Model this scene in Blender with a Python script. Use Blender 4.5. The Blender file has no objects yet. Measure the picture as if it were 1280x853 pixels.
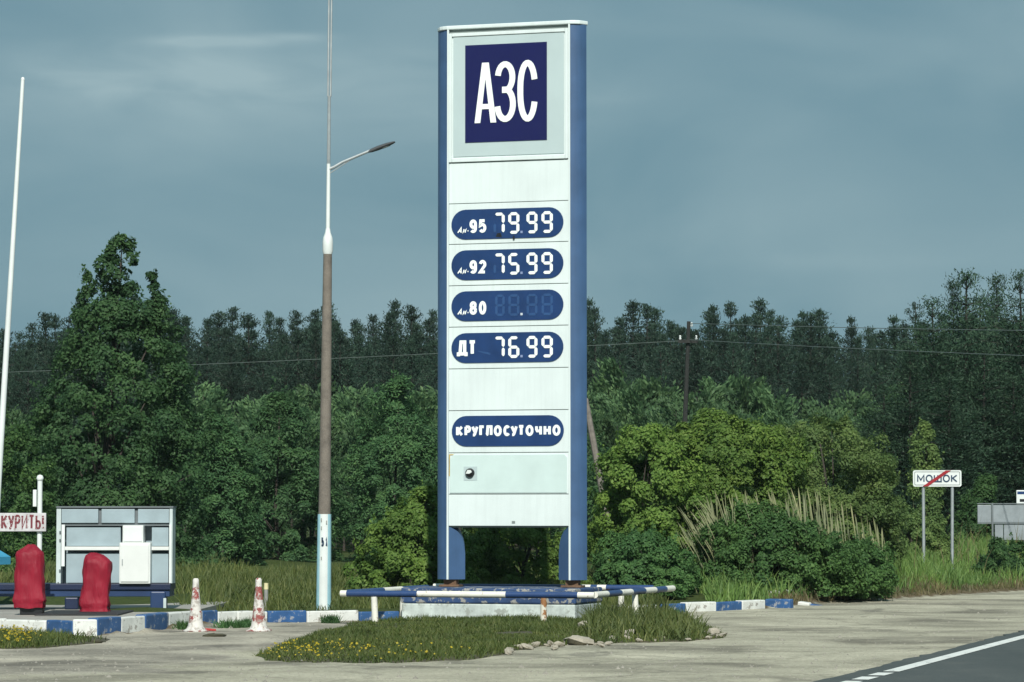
import bpy, math, random
import numpy as np
from mathutils import Vector, Matrix
C = bpy.context.scene.collection
R = math.radians
rnd = random.Random(7)
sc = bpy.context.scene

# ------------------------------------------------------------------ camera, sky, sun
F = 4000.0                      # focal length in pixels of a 1280 wide frame
CAMH = 1.6
TH = math.atan((645 - 426.5) / F)
cam_d = bpy.data.cameras.new('camera')
cam_d.lens = F * 36 / 1280
cam_d.sensor_width = 36
cam_d.clip_start = 0.5
cam_d.clip_end = 6000
cam = bpy.data.objects.new('camera', cam_d)
cam.location = (0, 0, CAMH)
cam.rotation_euler = (R(90) + TH, 0, 0)
C.objects.link(cam)
sc.camera = cam

SUN_EL, SUN_AZ = 40.0, 3.0      # azimuth: degrees to the right of straight behind the camera
w = bpy.data.worlds.new("World")
sc.world = w
w.use_nodes = True


def N(nt, typ, loc=None, **kw):
    n = nt.nodes.new(typ)
    for k, v in kw.items():
        setattr(n, k, v)
    return n


def build_world():
    nt = w.node_tree
    nt.nodes.clear()
    L = nt.links.new
    out = N(nt, 'ShaderNodeOutputWorld')
    bg = N(nt, 'ShaderNodeBackground')
    bg.inputs['Strength'].default_value = 0.1
    sky = N(nt, 'ShaderNodeTexSky', sky_type='NISHITA')
    sky.sun_disc = False
    sky.sun_elevation = R(SUN_EL)
    sky.sun_rotation = R(180 - SUN_AZ)
    tc = N(nt, 'ShaderNodeTexCoord')
    mp = N(nt, 'ShaderNodeMapping')
    mp.inputs['Scale'].default_value = (9, 3, 19)
    mp.inputs['Location'].default_value = (0.35, 0.0, 0.4)
    L(tc.outputs['Generated'], mp.inputs['Vector'])
    n1 = N(nt, 'ShaderNodeTexNoise')
    n1.inputs['Scale'].default_value = 1.0
    n1.inputs['Detail'].default_value = 6
    n1.inputs['Roughness'].default_value = 0.42
    n1.inputs['Distortion'].default_value = 0.5
    L(mp.outputs[0], n1.inputs['Vector'])
    # the bank of paler cloud: a lit stretch of the cloud deck, elongated in azimuth
    sep = N(nt, 'ShaderNodeSeparateXYZ')
    L(tc.outputs['Generated'], sep.inputs[0])

    def math_(op, a, b):
        m = N(nt, 'ShaderNodeMath', operation=op)
        for i, v in enumerate((a, b)):
            if v is None:
                continue
            if isinstance(v, (int, float)):
                m.inputs[i].default_value = v
            else:
                L(v, m.inputs[i])
        return m.outputs[0]

    def bank(cx, cz, sx, sz, gain):
        dx = math_('DIVIDE', math_('SUBTRACT', sep.outputs['X'], cx), sx)
        dz = math_('DIVIDE', math_('SUBTRACT', sep.outputs['Z'], cz), sz)
        q = math_('ADD', math_('MULTIPLY', dx, dx), math_('MULTIPLY', dz, dz))
        return math_('MULTIPLY', math_('EXPONENT', math_('MULTIPLY', q, -1.0), None), gain)
    b = math_('ADD', math_('ADD', bank(-0.11, 0.134, 0.085, 0.012, 0.36), bank(-0.09, 0.1468, 0.022, 0.0017, 0.34)), bank(-0.066, 0.1485, 0.012, 0.0013, 0.25))
    b = math_('ADD', b, bank(-0.01, 0.128, 0.09, 0.014, 0.13))
    b = math_('ADD', b, bank(0.10, 0.079, 0.05, 0.003, 0.06))
    mp2 = N(nt, 'ShaderNodeMapping')
    mp2.inputs['Scale'].default_value = (20, 3, 75)
    mp2.inputs['Rotation'].default_value = (0, R(6), 0)
    L(tc.outputs['Generated'], mp2.inputs['Vector'])
    n2 = N(nt, 'ShaderNodeTexNoise')
    n2.inputs['Scale'].default_value = 1.0
    n2.inputs['Detail'].default_value = 6
    n2.inputs['Roughness'].default_value = 0.5
    n2.inputs['Distortion'].default_value = 0.7
    L(mp2.outputs[0], n2.inputs['Vector'])
    b = math_('MULTIPLY', b, math_('ADD', math_('MULTIPLY', math_('SUBTRACT', n2.outputs['Fac'], 0.5), 2.6), 1.0))
    fac = math_('ADD', n1.outputs['Fac'], b)
    cr = N(nt, 'ShaderNodeValToRGB')
    e = cr.color_ramp.elements
    e[0].position = 0.22
    e[0].color = (CLOUD_D[0], CLOUD_D[1], CLOUD_D[2], 1)
    e[1].position = 1.08
    e[1].color = (CLOUD_L[0], CLOUD_L[1], CLOUD_L[2], 1)
    L(fac, cr.inputs['Fac'])
    sc_ = N(nt, 'ShaderNodeVectorMath', operation='SCALE')
    sc_.inputs['Scale'].default_value = 10.0
    L(cr.outputs[0], sc_.inputs[0])
    mx = N(nt, 'ShaderNodeMix', data_type='RGBA')
    mx.inputs['Factor'].default_value = 0.97
    L(sky.outputs[0], mx.inputs['A'])
    L(sc_.outputs[0], mx.inputs['B'])
    L(mx.outputs['Result'], bg.inputs['Color'])
    L(bg.outputs[0], out.inputs[0])


CLOUD_D = (0.078, 0.167, 0.214)
CLOUD_L = (0.222, 0.312, 0.340)
build_world()
sun_d = bpy.data.lights.new('sun', 'SUN')
sun_d.energy = 3.6
sun_d.angle = R(0.5)
sun_d.color = (1.0, 0.97, 0.90)
sun = bpy.data.objects.new('sun', sun_d)
sd = Vector((math.sin(R(SUN_AZ)) * math.cos(R(SUN_EL)), -math.cos(R(SUN_AZ)) * math.cos(R(SUN_EL)), math.sin(R(SUN_EL))))
sun.rotation_euler = sd.to_track_quat('Z', 'Y').to_euler()
sun.location = sd * 100
C.objects.link(sun)
vs = sc.view_settings
vs.view_transform = 'Standard'
vs.look = 'None'
vs.exposure = 0.52
vs.gamma = 1.0


# ------------------------------------------------------------------ from photo pixels to places
def ray(px, py):
    u = (px - 640) / F
    v = -(py - 426.5) / F
    return Vector((u, math.cos(TH) - v * math.sin(TH), math.sin(TH) + v * math.cos(TH)))


def W(px, py, d):
    r = ray(px, py)
    t = d / r.y
    return Vector((r.x * t, d, CAMH + r.z * t))


def G(px, py, z=0.0):
    r = ray(px, py)
    t = (z - CAMH) / r.z
    return Vector((r.x * t, r.y * t, z))


# ------------------------------------------------------------------ mesh helpers
class MB:
    def __init__(self):
        self.v, self.f = [], []

    def add(self, verts, faces):
        o = len(self.v)
        self.v += [tuple(p) for p in verts]
        self.f += [tuple(i + o for i in f) for f in faces]
        return self

    def box(self, lo, hi, top=None):
        x0, y0, z0 = lo
        x1, y1, z1 = hi
        vs_ = [(x0, y0, z0), (x1, y0, z0), (x1, y1, z0), (x0, y1, z0), (x0, y0, z1), (x1, y0, z1), (x1, y1, z1), (x0, y1, z1)]
        if top:
            dx, dy = top
            vs_[4:] = [(x0 + dx, y0 + dy, z1), (x1 - dx, y0 + dy, z1), (x1 - dx, y1 - dy, z1), (x0 + dx, y1 - dy, z1)]
        return self.add(vs_, [(0, 3, 2, 1), (4, 5, 6, 7), (0, 1, 5, 4), (1, 2, 6, 5), (2, 3, 7, 6), (3, 0, 4, 7)])

    def tube(self, pts, rad, n=10, cap=True):
        pts = [Vector(p) for p in pts]
        if not isinstance(rad, (list, tuple)):
            rad = [rad] * len(pts)
        rings = []
        for i, p in enumerate(pts):
            a = pts[max(i - 1, 0)]
            b = pts[min(i + 1, len(pts) - 1)]
            t = (b - a).normalized()
            ref = Vector((0, 1, 0)) if abs(t.y) < 0.9 else Vector((1, 0, 0))
            s = t.cross(ref).normalized()
            q = s.cross(t)
            rings.append([p + (s * math.cos(2 * math.pi * k / n) + q * math.sin(2 * math.pi * k / n)) * rad[i] for k in range(n)])
        vs_ = [p for r in rings for p in r]
        fs = []
        for i in range(len(rings) - 1):
            for k in range(n):
                fs.append((i * n + k, i * n + (k + 1) % n, (i + 1) * n + (k + 1) % n, (i + 1) * n + k))
        if cap:
            fs.append(tuple(range(n))[::-1])
            fs.append(tuple((len(rings) - 1) * n + k for k in range(n)))
        return self.add(vs_, fs)

    def prism_z(self, poly, z0, z1):
        n = len(poly)
        vs_ = [(x, y, z0) for x, y in poly] + [(x, y, z1) for x, y in poly]
        fs = [(i, (i + 1) % n, n + (i + 1) % n, n + i) for i in range(n)]
        fs += [tuple(range(n))[::-1], tuple(range(n, 2 * n))]
        return self.add(vs_, fs)

    def prism_y(self, poly, y0, y1):          # poly in (x, z), extruded front y0 to back y1
        n = len(poly)
        vs_ = [(x, y0, z) for x, z in poly] + [(x, y1, z) for x, z in poly]
        fs = [(i, n + i, n + (i + 1) % n, (i + 1) % n) for i in range(n)]
        fs += [tuple(range(n)), tuple(range(n, 2 * n))[::-1]]
        return self.add(vs_, fs)

    def lathe(self, prof, n=20, c=(0, 0)):
        vs_ = []
        for r, z in prof:
            for k in range(n):
                a = 2 * math.pi * k / n
                vs_.append((c[0] + r * math.cos(a), c[1] + r * math.sin(a), z))
        fs = []
        for i in range(len(prof) - 1):
            for k in range(n):
                fs.append((i * n + k, i * n + (k + 1) % n, (i + 1) * n + (k + 1) % n, (i + 1) * n + k))
        fs.append(tuple(range(n))[::-1])
        fs.append(tuple((len(prof) - 1) * n + k for k in range(n)))
        return self.add(vs_, fs)

    def build(self, name, mat, parent=None, smooth=False, bevel=0, loc=None):
        me = bpy.data.meshes.new(name)
        me.from_pydata(self.v, [], self.f)
        me.update()
        import bmesh
        bm = bmesh.new()
        bm.from_mesh(me)
        bmesh.ops.recalc_face_normals(bm, faces=bm.faces)
        bm.to_mesh(me)
        bm.free()
        return link(name, me, mat, parent, smooth, bevel, loc)


def link(name, me, mat, parent=None, smooth=False, bevel=0, loc=None):
    if mat and not me.materials:
        me.materials.append(mat)
    if smooth:
        me.polygons.foreach_set('use_smooth', [True] * len(me.polygons))
        if smooth == 'angle':
            me.set_sharp_from_angle(angle=R(40))
    o = bpy.data.objects.new(name, me)
    C.objects.link(o)
    if parent:
        o.parent = parent
    if loc is not None:
        o.location = loc
    if bevel:
        m = o.modifiers.new('bevel', 'BEVEL')
        m.width = bevel
        m.segments = 2
        m.limit_method = 'ANGLE'
    return o


def tag(o, label=None, cat=None, group=None, kind=None):
    if label:
        o['label'] = label
    if cat:
        o['category'] = cat
    if group:
        o['group'] = group
    if kind:
        o['kind'] = kind
    return o


def empty(name, loc, rz=0.0, label=None, cat=None, group=None, kind=None):
    o = bpy.data.objects.new(name, None)
    o.empty_display_size = 0.1
    o.location = loc
    o.rotation_euler = (0, 0, rz)
    C.objects.link(o)
    return tag(o, label, cat, group, kind)


def np_mesh(name, verts, faces):
    """verts (n,3) float, faces list of arrays each (m,k)"""
    me = bpy.data.meshes.new(name)
    verts = np.asarray(verts, dtype=np.float32)
    me.vertices.add(len(verts))
    me.vertices.foreach_set('co', verts.ravel())
    tot = sum(f.size for f in faces)
    npoly = sum(len(f) for f in faces)
    loops = np.concatenate([f.ravel() for f in faces]).astype(np.int32)
    starts, o = [], 0
    for f in faces:
        starts.append(o + np.arange(len(f)) * f.shape[1])
        o += f.size
    me.loops.add(tot)
    me.loops.foreach_set('vertex_index', loops)
    me.polygons.add(npoly)
    me.polygons.foreach_set('loop_start', np.concatenate(starts).astype(np.int32))
    me.update(calc_edges=True)
    me.validate()
    return me


# ------------------------------------------------------------------ materials
def new_mat(name):
    m = bpy.data.materials.new(name)
    m.use_nodes = True
    nt = m.node_tree
    bs = nt.nodes['Principled BSDF']
    return m, nt, bs


def noise(nt, scale, detail=4, rough=0.55, vec=None, dist=0.0):
    n = N(nt, 'ShaderNodeTexNoise')
    n.inputs['Scale'].default_value = scale
    n.inputs['Detail'].default_value = detail
    n.inputs['Roughness'].default_value = rough
    n.inputs['Distortion'].default_value = dist
    if vec is not None:
        nt.links.new(vec, n.inputs['Vector'])
    return n.outputs['Fac']


def ramp(nt, fac, stops, interp='LINEAR'):
    cr = N(nt, 'ShaderNodeValToRGB')
    cr.color_ramp.interpolation = interp
    el = cr.color_ramp.elements
    while len(el) < len(stops):
        el.new(0.5)
    for e, (p, c) in zip(el, stops):
        e.position = p
        e.color = (c[0], c[1], c[2], 1) if isinstance(c, (tuple, list)) else (c, c, c, 1)
    nt.links.new(fac, cr.inputs['Fac'])
    return cr.outputs['Color']


def mix(nt, fac, a, b, blend='MIX'):
    m = N(nt, 'ShaderNodeMix', data_type='RGBA', blend_type=blend)
    for k, v in (('Factor', fac), ('A', a), ('B', b)):
        i = m.inputs[k]
        if isinstance(v, (int, float)):
            i.default_value = v
        elif isinstance(v, tuple):
            i.default_value = (*v, 1)
        else:
            nt.links.new(v, i)
    return m.outputs['Result']


def objvec(nt, scale=(1, 1, 1), rotz=0.0, coord='Object'):
    tc = N(nt, 'ShaderNodeTexCoord')
    mp = N(nt, 'ShaderNodeMapping')
    mp.inputs['Scale'].default_value = scale
    mp.inputs['Rotation'].default_value = (0, 0, rotz)
    nt.links.new(tc.outputs[coord], mp.inputs['Vector'])
    return mp.outputs[0]


def bump(nt, bs, h, strength=0.3, dist=0.02):
    b = N(nt, 'ShaderNodeBump')
    b.inputs['Strength'].default_value = strength
    b.inputs['Distance'].default_value = dist
    nt.links.new(h, b.inputs['Height'])
    nt.links.new(b.outputs[0], bs.inputs['Normal'])


def paint(name, col, rough=0.45, var=0.12, scale=3.0, chips=0.0, under=(0.30, 0.27, 0.23), chip_scale=9, streak=0.0, metal=0.0):
    m, nt, bs = new_mat(name)
    v = objvec(nt)
    dark = tuple(c * (1 - 2 * var) for c in col)
    c = ramp(nt, noise(nt, scale, 5, 0.6, v), [(0.3, dark), (0.62, col)])
    if streak:
        sv = objvec(nt, (14, 14, 0.6))
        s = ramp(nt, noise(nt, 1.0, 4, 0.6, sv), [(0.45, 1.0), (0.75, 1.0 - streak)])
        c = mix(nt, 1.0, c, s, 'MULTIPLY')
    if chips:
        k = noise(nt, chip_scale, 6, 0.68, v)
        f = ramp(nt, k, [(1 - chips - 0.02, 0.0), (1 - chips + 0.02, 1.0)])
        c = mix(nt, f, c, under)
        bump(nt, bs, k, 0.25, 0.01)
    nt.links.new(c, bs.inputs['Base Color'])
    bs.inputs['Roughness'].default_value = rough
    bs.inputs['Metallic'].default_value = metal
    return m


def leaf_mat(name, ca, cb, cc, trans=0.45, rough=0.6, objvar=0.25):
    """colours vary leaf by leaf and plant by plant"""
    m, nt, bs = new_mat(name)
    geo = N(nt, 'ShaderNodeNewGeometry')
    oi = N(nt, 'ShaderNodeObjectInfo')
    c = ramp(nt, geo.outputs['Random Per Island'], [(0.0, ca), (0.5, cb), (1.0, cc)])
    cl = noise(nt, 1.1, 3, 0.5, objvec(nt))
    c = mix(nt, 1.0, c, ramp(nt, cl, [(0.35, (0.72, 0.78, 0.8)), (0.65, (1.15, 1.1, 1.0))]), 'MULTIPLY')
    c = mix(nt, 1.0, c, ramp(nt, oi.outputs['Random'], [(0, 1 - objvar), (1, 1 + objvar * 0.6)]), 'MULTIPLY')
    nt.links.new(c, bs.inputs['Base Color'])
    bs.inputs['Roughness'].default_value = rough
    bs.inputs['Specular IOR Level'].default_value = 0.25
    tr = N(nt, 'ShaderNodeBsdfTranslucent')
    nt.links.new(c, tr.inputs['Color'])
    ms = N(nt, 'ShaderNodeMixShader')
    ms.inputs[0].default_value = trans
    nt.links.new(bs.outputs[0], ms.inputs[1])
    nt.links.new(tr.outputs[0], ms.inputs[2])
    nt.links.new(ms.outputs[0], nt.nodes['Material Output'].inputs['Surface'])
    return m


M = {}
M['sign_white'] = paint('sign_white', (0.655, 0.74, 0.735), 0.35, 0.05, 1.1, streak=0.07)
M['sign_grey'] = paint('sign_grey', (0.43, 0.53, 0.535), 0.35, 0.04, 1.5)
M['post_blue'] = paint('post_blue', (0.048, 0.105, 0.215), 0.4, 0.1, 2.0, streak=0.15)
M['deep_blue'] = paint('deep_blue', (0.006, 0.007, 0.072), 0.3, 0.05, 2.0)
M['pill_blue'] = paint('pill_blue', (0.012, 0.042, 0.14), 0.3, 0.12, 3.0)
M['ghost_blue'] = paint('ghost_blue', (0.026, 0.075, 0.20), 0.3, 0.1, 3.0)
M['letter_white'] = paint('letter_white', (0.82, 0.87, 0.85), 0.4, 0.02)
M['faint_dot'] = paint('faint_dot', (0.22, 0.28, 0.46), 0.4, 0.05)
M['dim_dot'] = paint('dim_dot', (0.5, 0.56, 0.62), 0.4, 0.05)
M['black'] = paint('black', (0.012, 0.013, 0.015), 0.35, 0.1)
M['gasket'] = paint('gasket', (0.20, 0.24, 0.23), 0.6, 0.1)
M['rust'] = paint('rust', (0.16, 0.09, 0.05), 0.8, 0.2, 12)
M['yellow_edge'] = paint('yellow_edge', (0.45, 0.33, 0.10), 0.7, 0.2, 8)
M['door_pale'] = paint('door_pale', (0.55, 0.68, 0.66), 0.4, 0.05, 2)
M['kerb_white'] = paint('kerb_white', (0.68, 0.70, 0.665), 0.7, 0.12, 4, chips=0.43, under=(0.34, 0.33, 0.30), chip_scale=7)
M['kerb_blue'] = paint('kerb_blue', (0.028, 0.10, 0.26), 0.6, 0.2, 4, chips=0.42, under=(0.26, 0.28, 0.32), chip_scale=8)
M['rail_white'] = paint('rail_white', (0.72, 0.72, 0.64), 0.5, 0.06, 4, chips=0.36, under=(0.22, 0.12, 0.07), chip_scale=14)
M['rail_blue'] = paint('rail_blue', (0.02, 0.055, 0.16), 0.45, 0.12, 4, chips=0.33, under=(0.12, 0.10, 0.09), chip_scale=14)
M['post_rusty'] = paint('post_rusty', (0.66, 0.64, 0.54), 0.6, 0.08, 4, chips=0.47, under=(0.28, 0.13, 0.05), chip_scale=7)
M['plinth_blue'] = paint('plinth_blue', (0.022, 0.06, 0.16), 0.7, 0.2, 5, chips=0.46, under=(0.28, 0.28, 0.26), chip_scale=6)
M['plinth_white'] = paint('plinth_white', (0.55, 0.62, 0.59), 0.75, 0.2, 4, chips=0.43, under=(0.30, 0.33, 0.30), chip_scale=5, streak=0.15)
M['rack_grey'] = paint('rack_grey', (0.30, 0.385, 0.42), 0.5, 0.08, 3)
M['rack_pale'] = paint('rack_pale', (0.50, 0.58, 0.58), 0.5, 0.08, 3)
M['rack_dark'] = paint('rack_dark', (0.13, 0.155, 0.165), 0.6, 0.1, 3)
M['stand_navy'] = paint('stand_navy', (0.006, 0.016, 0.055), 0.45, 0.15, 3)
M['stand_blue'] = paint('stand_blue', (0.014, 0.04, 0.115), 0.45, 0.15, 3)
M['box_white'] = paint('box_white', (0.66, 0.69, 0.67), 0.5, 0.04, 4)
M['canopy_blue'] = paint('canopy_blue', (0.05, 0.30, 0.48), 0.6, 0.1, 3)
M['white_paint'] = paint('white_paint', (0.68, 0.73, 0.715), 0.45, 0.05, 3)
M['galv'] = paint('galv', (0.36, 0.40, 0.41), 0.5, 0.12, 6, metal=0.3)
M['luminaire'] = paint('luminaire', (0.06, 0.065, 0.07), 0.5, 0.1, 6)
M['cyan_paint'] = paint('cyan_paint', (0.34, 0.60, 0.68), 0.6, 0.1, 4, chips=0.3)
M['board_red'] = paint('board_red', (0.17, 0.025, 0.035), 0.6, 0.15, 9, chips=0.4, under=(0.45, 0.42, 0.42), chip_scale=22)
M['board_white'] = paint('board_white', (0.55, 0.55, 0.56), 0.6, 0.15, 6, chips=0.38, under=(0.3, 0.27, 0.27), chip_scale=16)
M['slash_red'] = paint('slash_red', (0.30, 0.012, 0.02), 0.4, 0.05)
M['sign_ink'] = paint('sign_ink', (0.02, 0.05, 0.10), 0.4, 0.05)
M['bollard_cream'] = paint('bollard_cream', (0.72, 0.66, 0.38), 0.6, 0.1)
M['bollard_grey'] = paint('bollard_grey', (0.30, 0.31, 0.29), 0.7, 0.15, 5)
M['bark'] = paint('bark', (0.05, 0.042, 0.034), 0.9, 0.25, 14)
M['pine_bark'] = paint('pine_bark', (0.022, 0.022, 0.017), 0.9, 0.25, 8)
M['old_wood'] = paint('old_wood', (0.21, 0.19, 0.165), 0.85, 0.2, 8)
M['dark_wood'] = paint('dark_wood', (0.02, 0.022, 0.02), 0.85, 0.2, 8)
M['wire'] = paint('wire', (0.11, 0.14, 0.13), 0.6, 0.1)
M['rubber'] = paint('rubber', (0.012, 0.013, 0.016), 0.7, 0.2, 6)
M['panel_back'] = paint('panel_back', (0.27, 0.31, 0.33), 0.5, 0.12, 4, metal=0.2)


def concrete(name, col, scale=6.0, rough=0.85, b=0.3):
    m, nt, bs = new_mat(name)
    v = objvec(nt)
    a = noise(nt, scale, 8, 0.65, v)
    f = noise(nt, scale * 12, 3, 0.6, v)
    c = ramp(nt, a, [(0.25, tuple(k * 0.6 for k in col)), (0.5, col), (0.75, tuple(k * 1.2 for k in col))])
    c = mix(nt, 1.0, c, ramp(nt, f, [(0.3, 0.78), (0.7, 1.12)]), 'MULTIPLY')
    nt.links.new(c, bs.inputs['Base Color'])
    bs.inputs['Roughness'].default_value = rough
    bump(nt, bs, a, b, 0.02)
    return m


M['concrete_pole'] = concrete('concrete_pole', (0.17, 0.15, 0.125), 5)
M['slab'] = concrete('slab', (0.30, 0.29, 0.26), 2)
M['stone'] = concrete('stone', (0.36, 0.33, 0.265), 7, b=0.5)
M['pebble'] = concrete('pebble', (0.30, 0.285, 0.24), 3, b=0.1)
M['sod'] = concrete('sod', (0.06, 0.055, 0.03), 9, b=0.6)


def cover_mat():
    m, nt, bs = new_mat('red_cover')
    v = objvec(nt, (1, 1, 0.28))
    a = noise(nt, 7, 3, 0.5, v, 0.4)
    c = ramp(nt, noise(nt, 2.5, 4, 0.6, v), [(0.3, (0.17, 0.006, 0.018)), (0.7, (0.27, 0.012, 0.03))])
    nt.links.new(c, bs.inputs['Base Color'])
    bs.inputs['Roughness'].default_value = 0.6
    bs.inputs['Specular IOR Level'].default_value = 0.25
    bump(nt, bs, a, 0.8, 0.06)
    return m


M['red_cover'] = cover_mat()


def cone_mat():
    """white cone whose red bands have mostly peeled away"""
    m, nt, bs = new_mat('cone_paint')
    v = objvec(nt)
    sep = N(nt, 'ShaderNodeSeparateXYZ')
    nt.links.new(v, sep.inputs[0])
    wv = N(nt, 'ShaderNodeMath', operation='SINE')
    ml = N(nt, 'ShaderNodeMath', operation='MULTIPLY')
    ml.inputs[1].default_value = 21
    nt.links.new(sep.outputs['Z'], ml.inputs[0])
    nt.links.new(ml.outputs[0], wv.inputs[0])
    band = ramp(nt, wv.outputs[0], [(0.2, 0.10), (0.7, 0.0)])
    k = noise(nt, 10, 6, 0.7, v)
    ad = N(nt, 'ShaderNodeMath', operation='ADD')
    nt.links.new(k, ad.inputs[0])
    nt.links.new(band, ad.inputs[1])
    oi = N(nt, 'ShaderNodeObjectInfo')
    sb = N(nt, 'ShaderNodeMath', operation='MULTIPLY_ADD')
    sb.inputs[1].default_value = 0.08
    nt.links.new(oi.outputs['Random'], sb.inputs[0])
    nt.links.new(ad.outputs[0], sb.inputs[2])
    c = ramp(nt, sb.outputs[0], [(0.625, (0.58, 0.565, 0.53)), (0.655, (0.25, 0.06, 0.055))])
    g = ramp(nt, noise(nt, 14, 5, 0.65, objvec(nt, (1, 1, 1), 1.0)), [(0.50, 0.0), (0.62, 0.8)])
    c = mix(nt, g, c, (0.28, 0.25, 0.22))
    nt.links.new(c, bs.inputs['Base Color'])
    bs.inputs['Roughness'].default_value = 0.75
    bump(nt, bs, k, 0.4, 0.02)
    return m


M['cone'] = cone_mat()

# leaf colours
M['lf_bright'] = leaf_mat('lf_bright', (0.11, 0.205, 0.042), (0.165, 0.285, 0.058), (0.23, 0.345, 0.085))
M['lf_yellowish'] = leaf_mat('lf_yellowish', (0.1, 0.1733, 0.0535), (0.1462, 0.2335, 0.0713), (0.2, 0.2862, 0.098))
M['lf_mid'] = leaf_mat('lf_mid', (0.0509, 0.1246, 0.0406), (0.0777, 0.1694, 0.0551), (0.1115, 0.2168, 0.0725))
M['lf_tree'] = leaf_mat('lf_tree', (0.0377, 0.0947, 0.0357), (0.0575, 0.1287, 0.0485), (0.0825, 0.1648, 0.0638))
M['lf_dark'] = leaf_mat('lf_dark', (0.0598, 0.1371, 0.0436), (0.0934, 0.1976, 0.0596), (0.14, 0.2621, 0.0834))
M['lf_willow'] = leaf_mat('lf_willow', (0.0487, 0.1216, 0.0504), (0.077, 0.1733, 0.0673), (0.1176, 0.225, 0.0924))
M['lf_sapling'] = leaf_mat('lf_sapling', (0.067, 0.1361, 0.0629), (0.0971, 0.1852, 0.0828), (0.134, 0.2362, 0.1027), objvar=0.3)
M['needles'] = leaf_mat('needles', (0.0168, 0.0419, 0.0283), (0.0276, 0.0595, 0.0399), (0.0433, 0.0812, 0.054), trans=0.25, objvar=0.35)
M['needles_near'] = leaf_mat('needles_near', (0.0208, 0.0532, 0.0312), (0.0338, 0.0756, 0.0429), (0.0546, 0.1036, 0.0598), trans=0.25, objvar=0.25)
M['grass_isl'] = leaf_mat('grass_isl', (0.0425, 0.0665, 0.0153), (0.0638, 0.095, 0.0204), (0.1105, 0.1235, 0.0425), trans=0.2)
M['grass_olive'] = leaf_mat('grass_olive', (0.0522, 0.0788, 0.019), (0.076, 0.105, 0.0285), (0.1235, 0.1418, 0.0475), trans=0.2)
M['grass_verge'] = leaf_mat('grass_verge', (0.0702, 0.1403, 0.0312), (0.1053, 0.1898, 0.0437), (0.1544, 0.231, 0.0702), trans=0.2)
M['grass_brown'] = leaf_mat('grass_brown', (0.085, 0.085, 0.035), (0.12, 0.11, 0.05), (0.155, 0.135, 0.07), trans=0.15)
M['reed'] = leaf_mat('reed', (0.182, 0.203, 0.104), (0.252, 0.2682, 0.1495), (0.336, 0.348, 0.2015), trans=0.15)
M['yellow_petal'] = leaf_mat('yellow_petal', (0.34, 0.27, 0.015), (0.42, 0.33, 0.02), (0.48, 0.39, 0.04), trans=0.15)

# ------------------------------------------------------------------ ground
ROAD_A = G(1070, 853)
ROAD_B = G(1280, 797.5)
RD = (ROAD_B - ROAD_A).normalized()
RN = Vector((RD.y, -RD.x, 0))             # to the right of the driving direction
PHI = math.atan2(RD.x, RD.y)

# front line of kerbs and verge, left to right (points on the ground)
LINE = [G(px, py) for px, py in ((-420, 780), (-200, 786), (-60, 791), (57, 793), (90, 795.5), (122, 795.5), (152, 793), (182, 790.5), (211, 787),
        (240, 784.5), (272, 781.5), (300, 780), (336, 779), (384, 778), (449, 776.5), (475, 776), (560, 773), (650, 771), (740, 769), (820, 766.5), (860, 765), (895, 763.5),
        (928, 762), (957, 760.5), (986, 757.5), (1060, 753), (1130, 748.5), (1200, 743.5), (1290, 738), (1500, 724), (1900, 700))]
LX = np.array([p.x for p in LINE])
LY = np.array([p.y for p in LINE])


def line_y(x):
    return np.interp(x, LX, LY)


def sstep(a, b, x):
    t = np.clip((x - a) / (b - a), 0, 1)
    return t * t * (3 - 2 * t)


def gh(x, y):
    """height of the ground"""
    x = np.asarray(x, float)
    y = np.asarray(y, float)
    t = y - line_y(x)
    right = sstep(3.0, 6.0, x)
    h = right * (0.10 * sstep(0.0, 0.5, t) + 0.55 * sstep(0.3, 14, t)) + (1 - right) * (0.12 * sstep(0.05, 0.5, t) + 0.2 * sstep(3, 14, t))
    # the road side falls away from the verge: keep the road corridor flat
    rdist = (x - ROAD_A.x) * RN.x + (y - ROAD_A.y) * RN.y
    flat = sstep(-5.0, -1.5, rdist)
    h = h * (1 - flat)
    h = h + 0.05 * (1 - flat) * sstep(0.3, 3, t) * (np.sin(x * 1.3 + y * 0.7) + np.sin(x * 0.5 - y * 1.1))
    return h - 0.02 * sstep(-0.2, 0.3, rdist) * sstep(9.0, 8.2, rdist)


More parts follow.
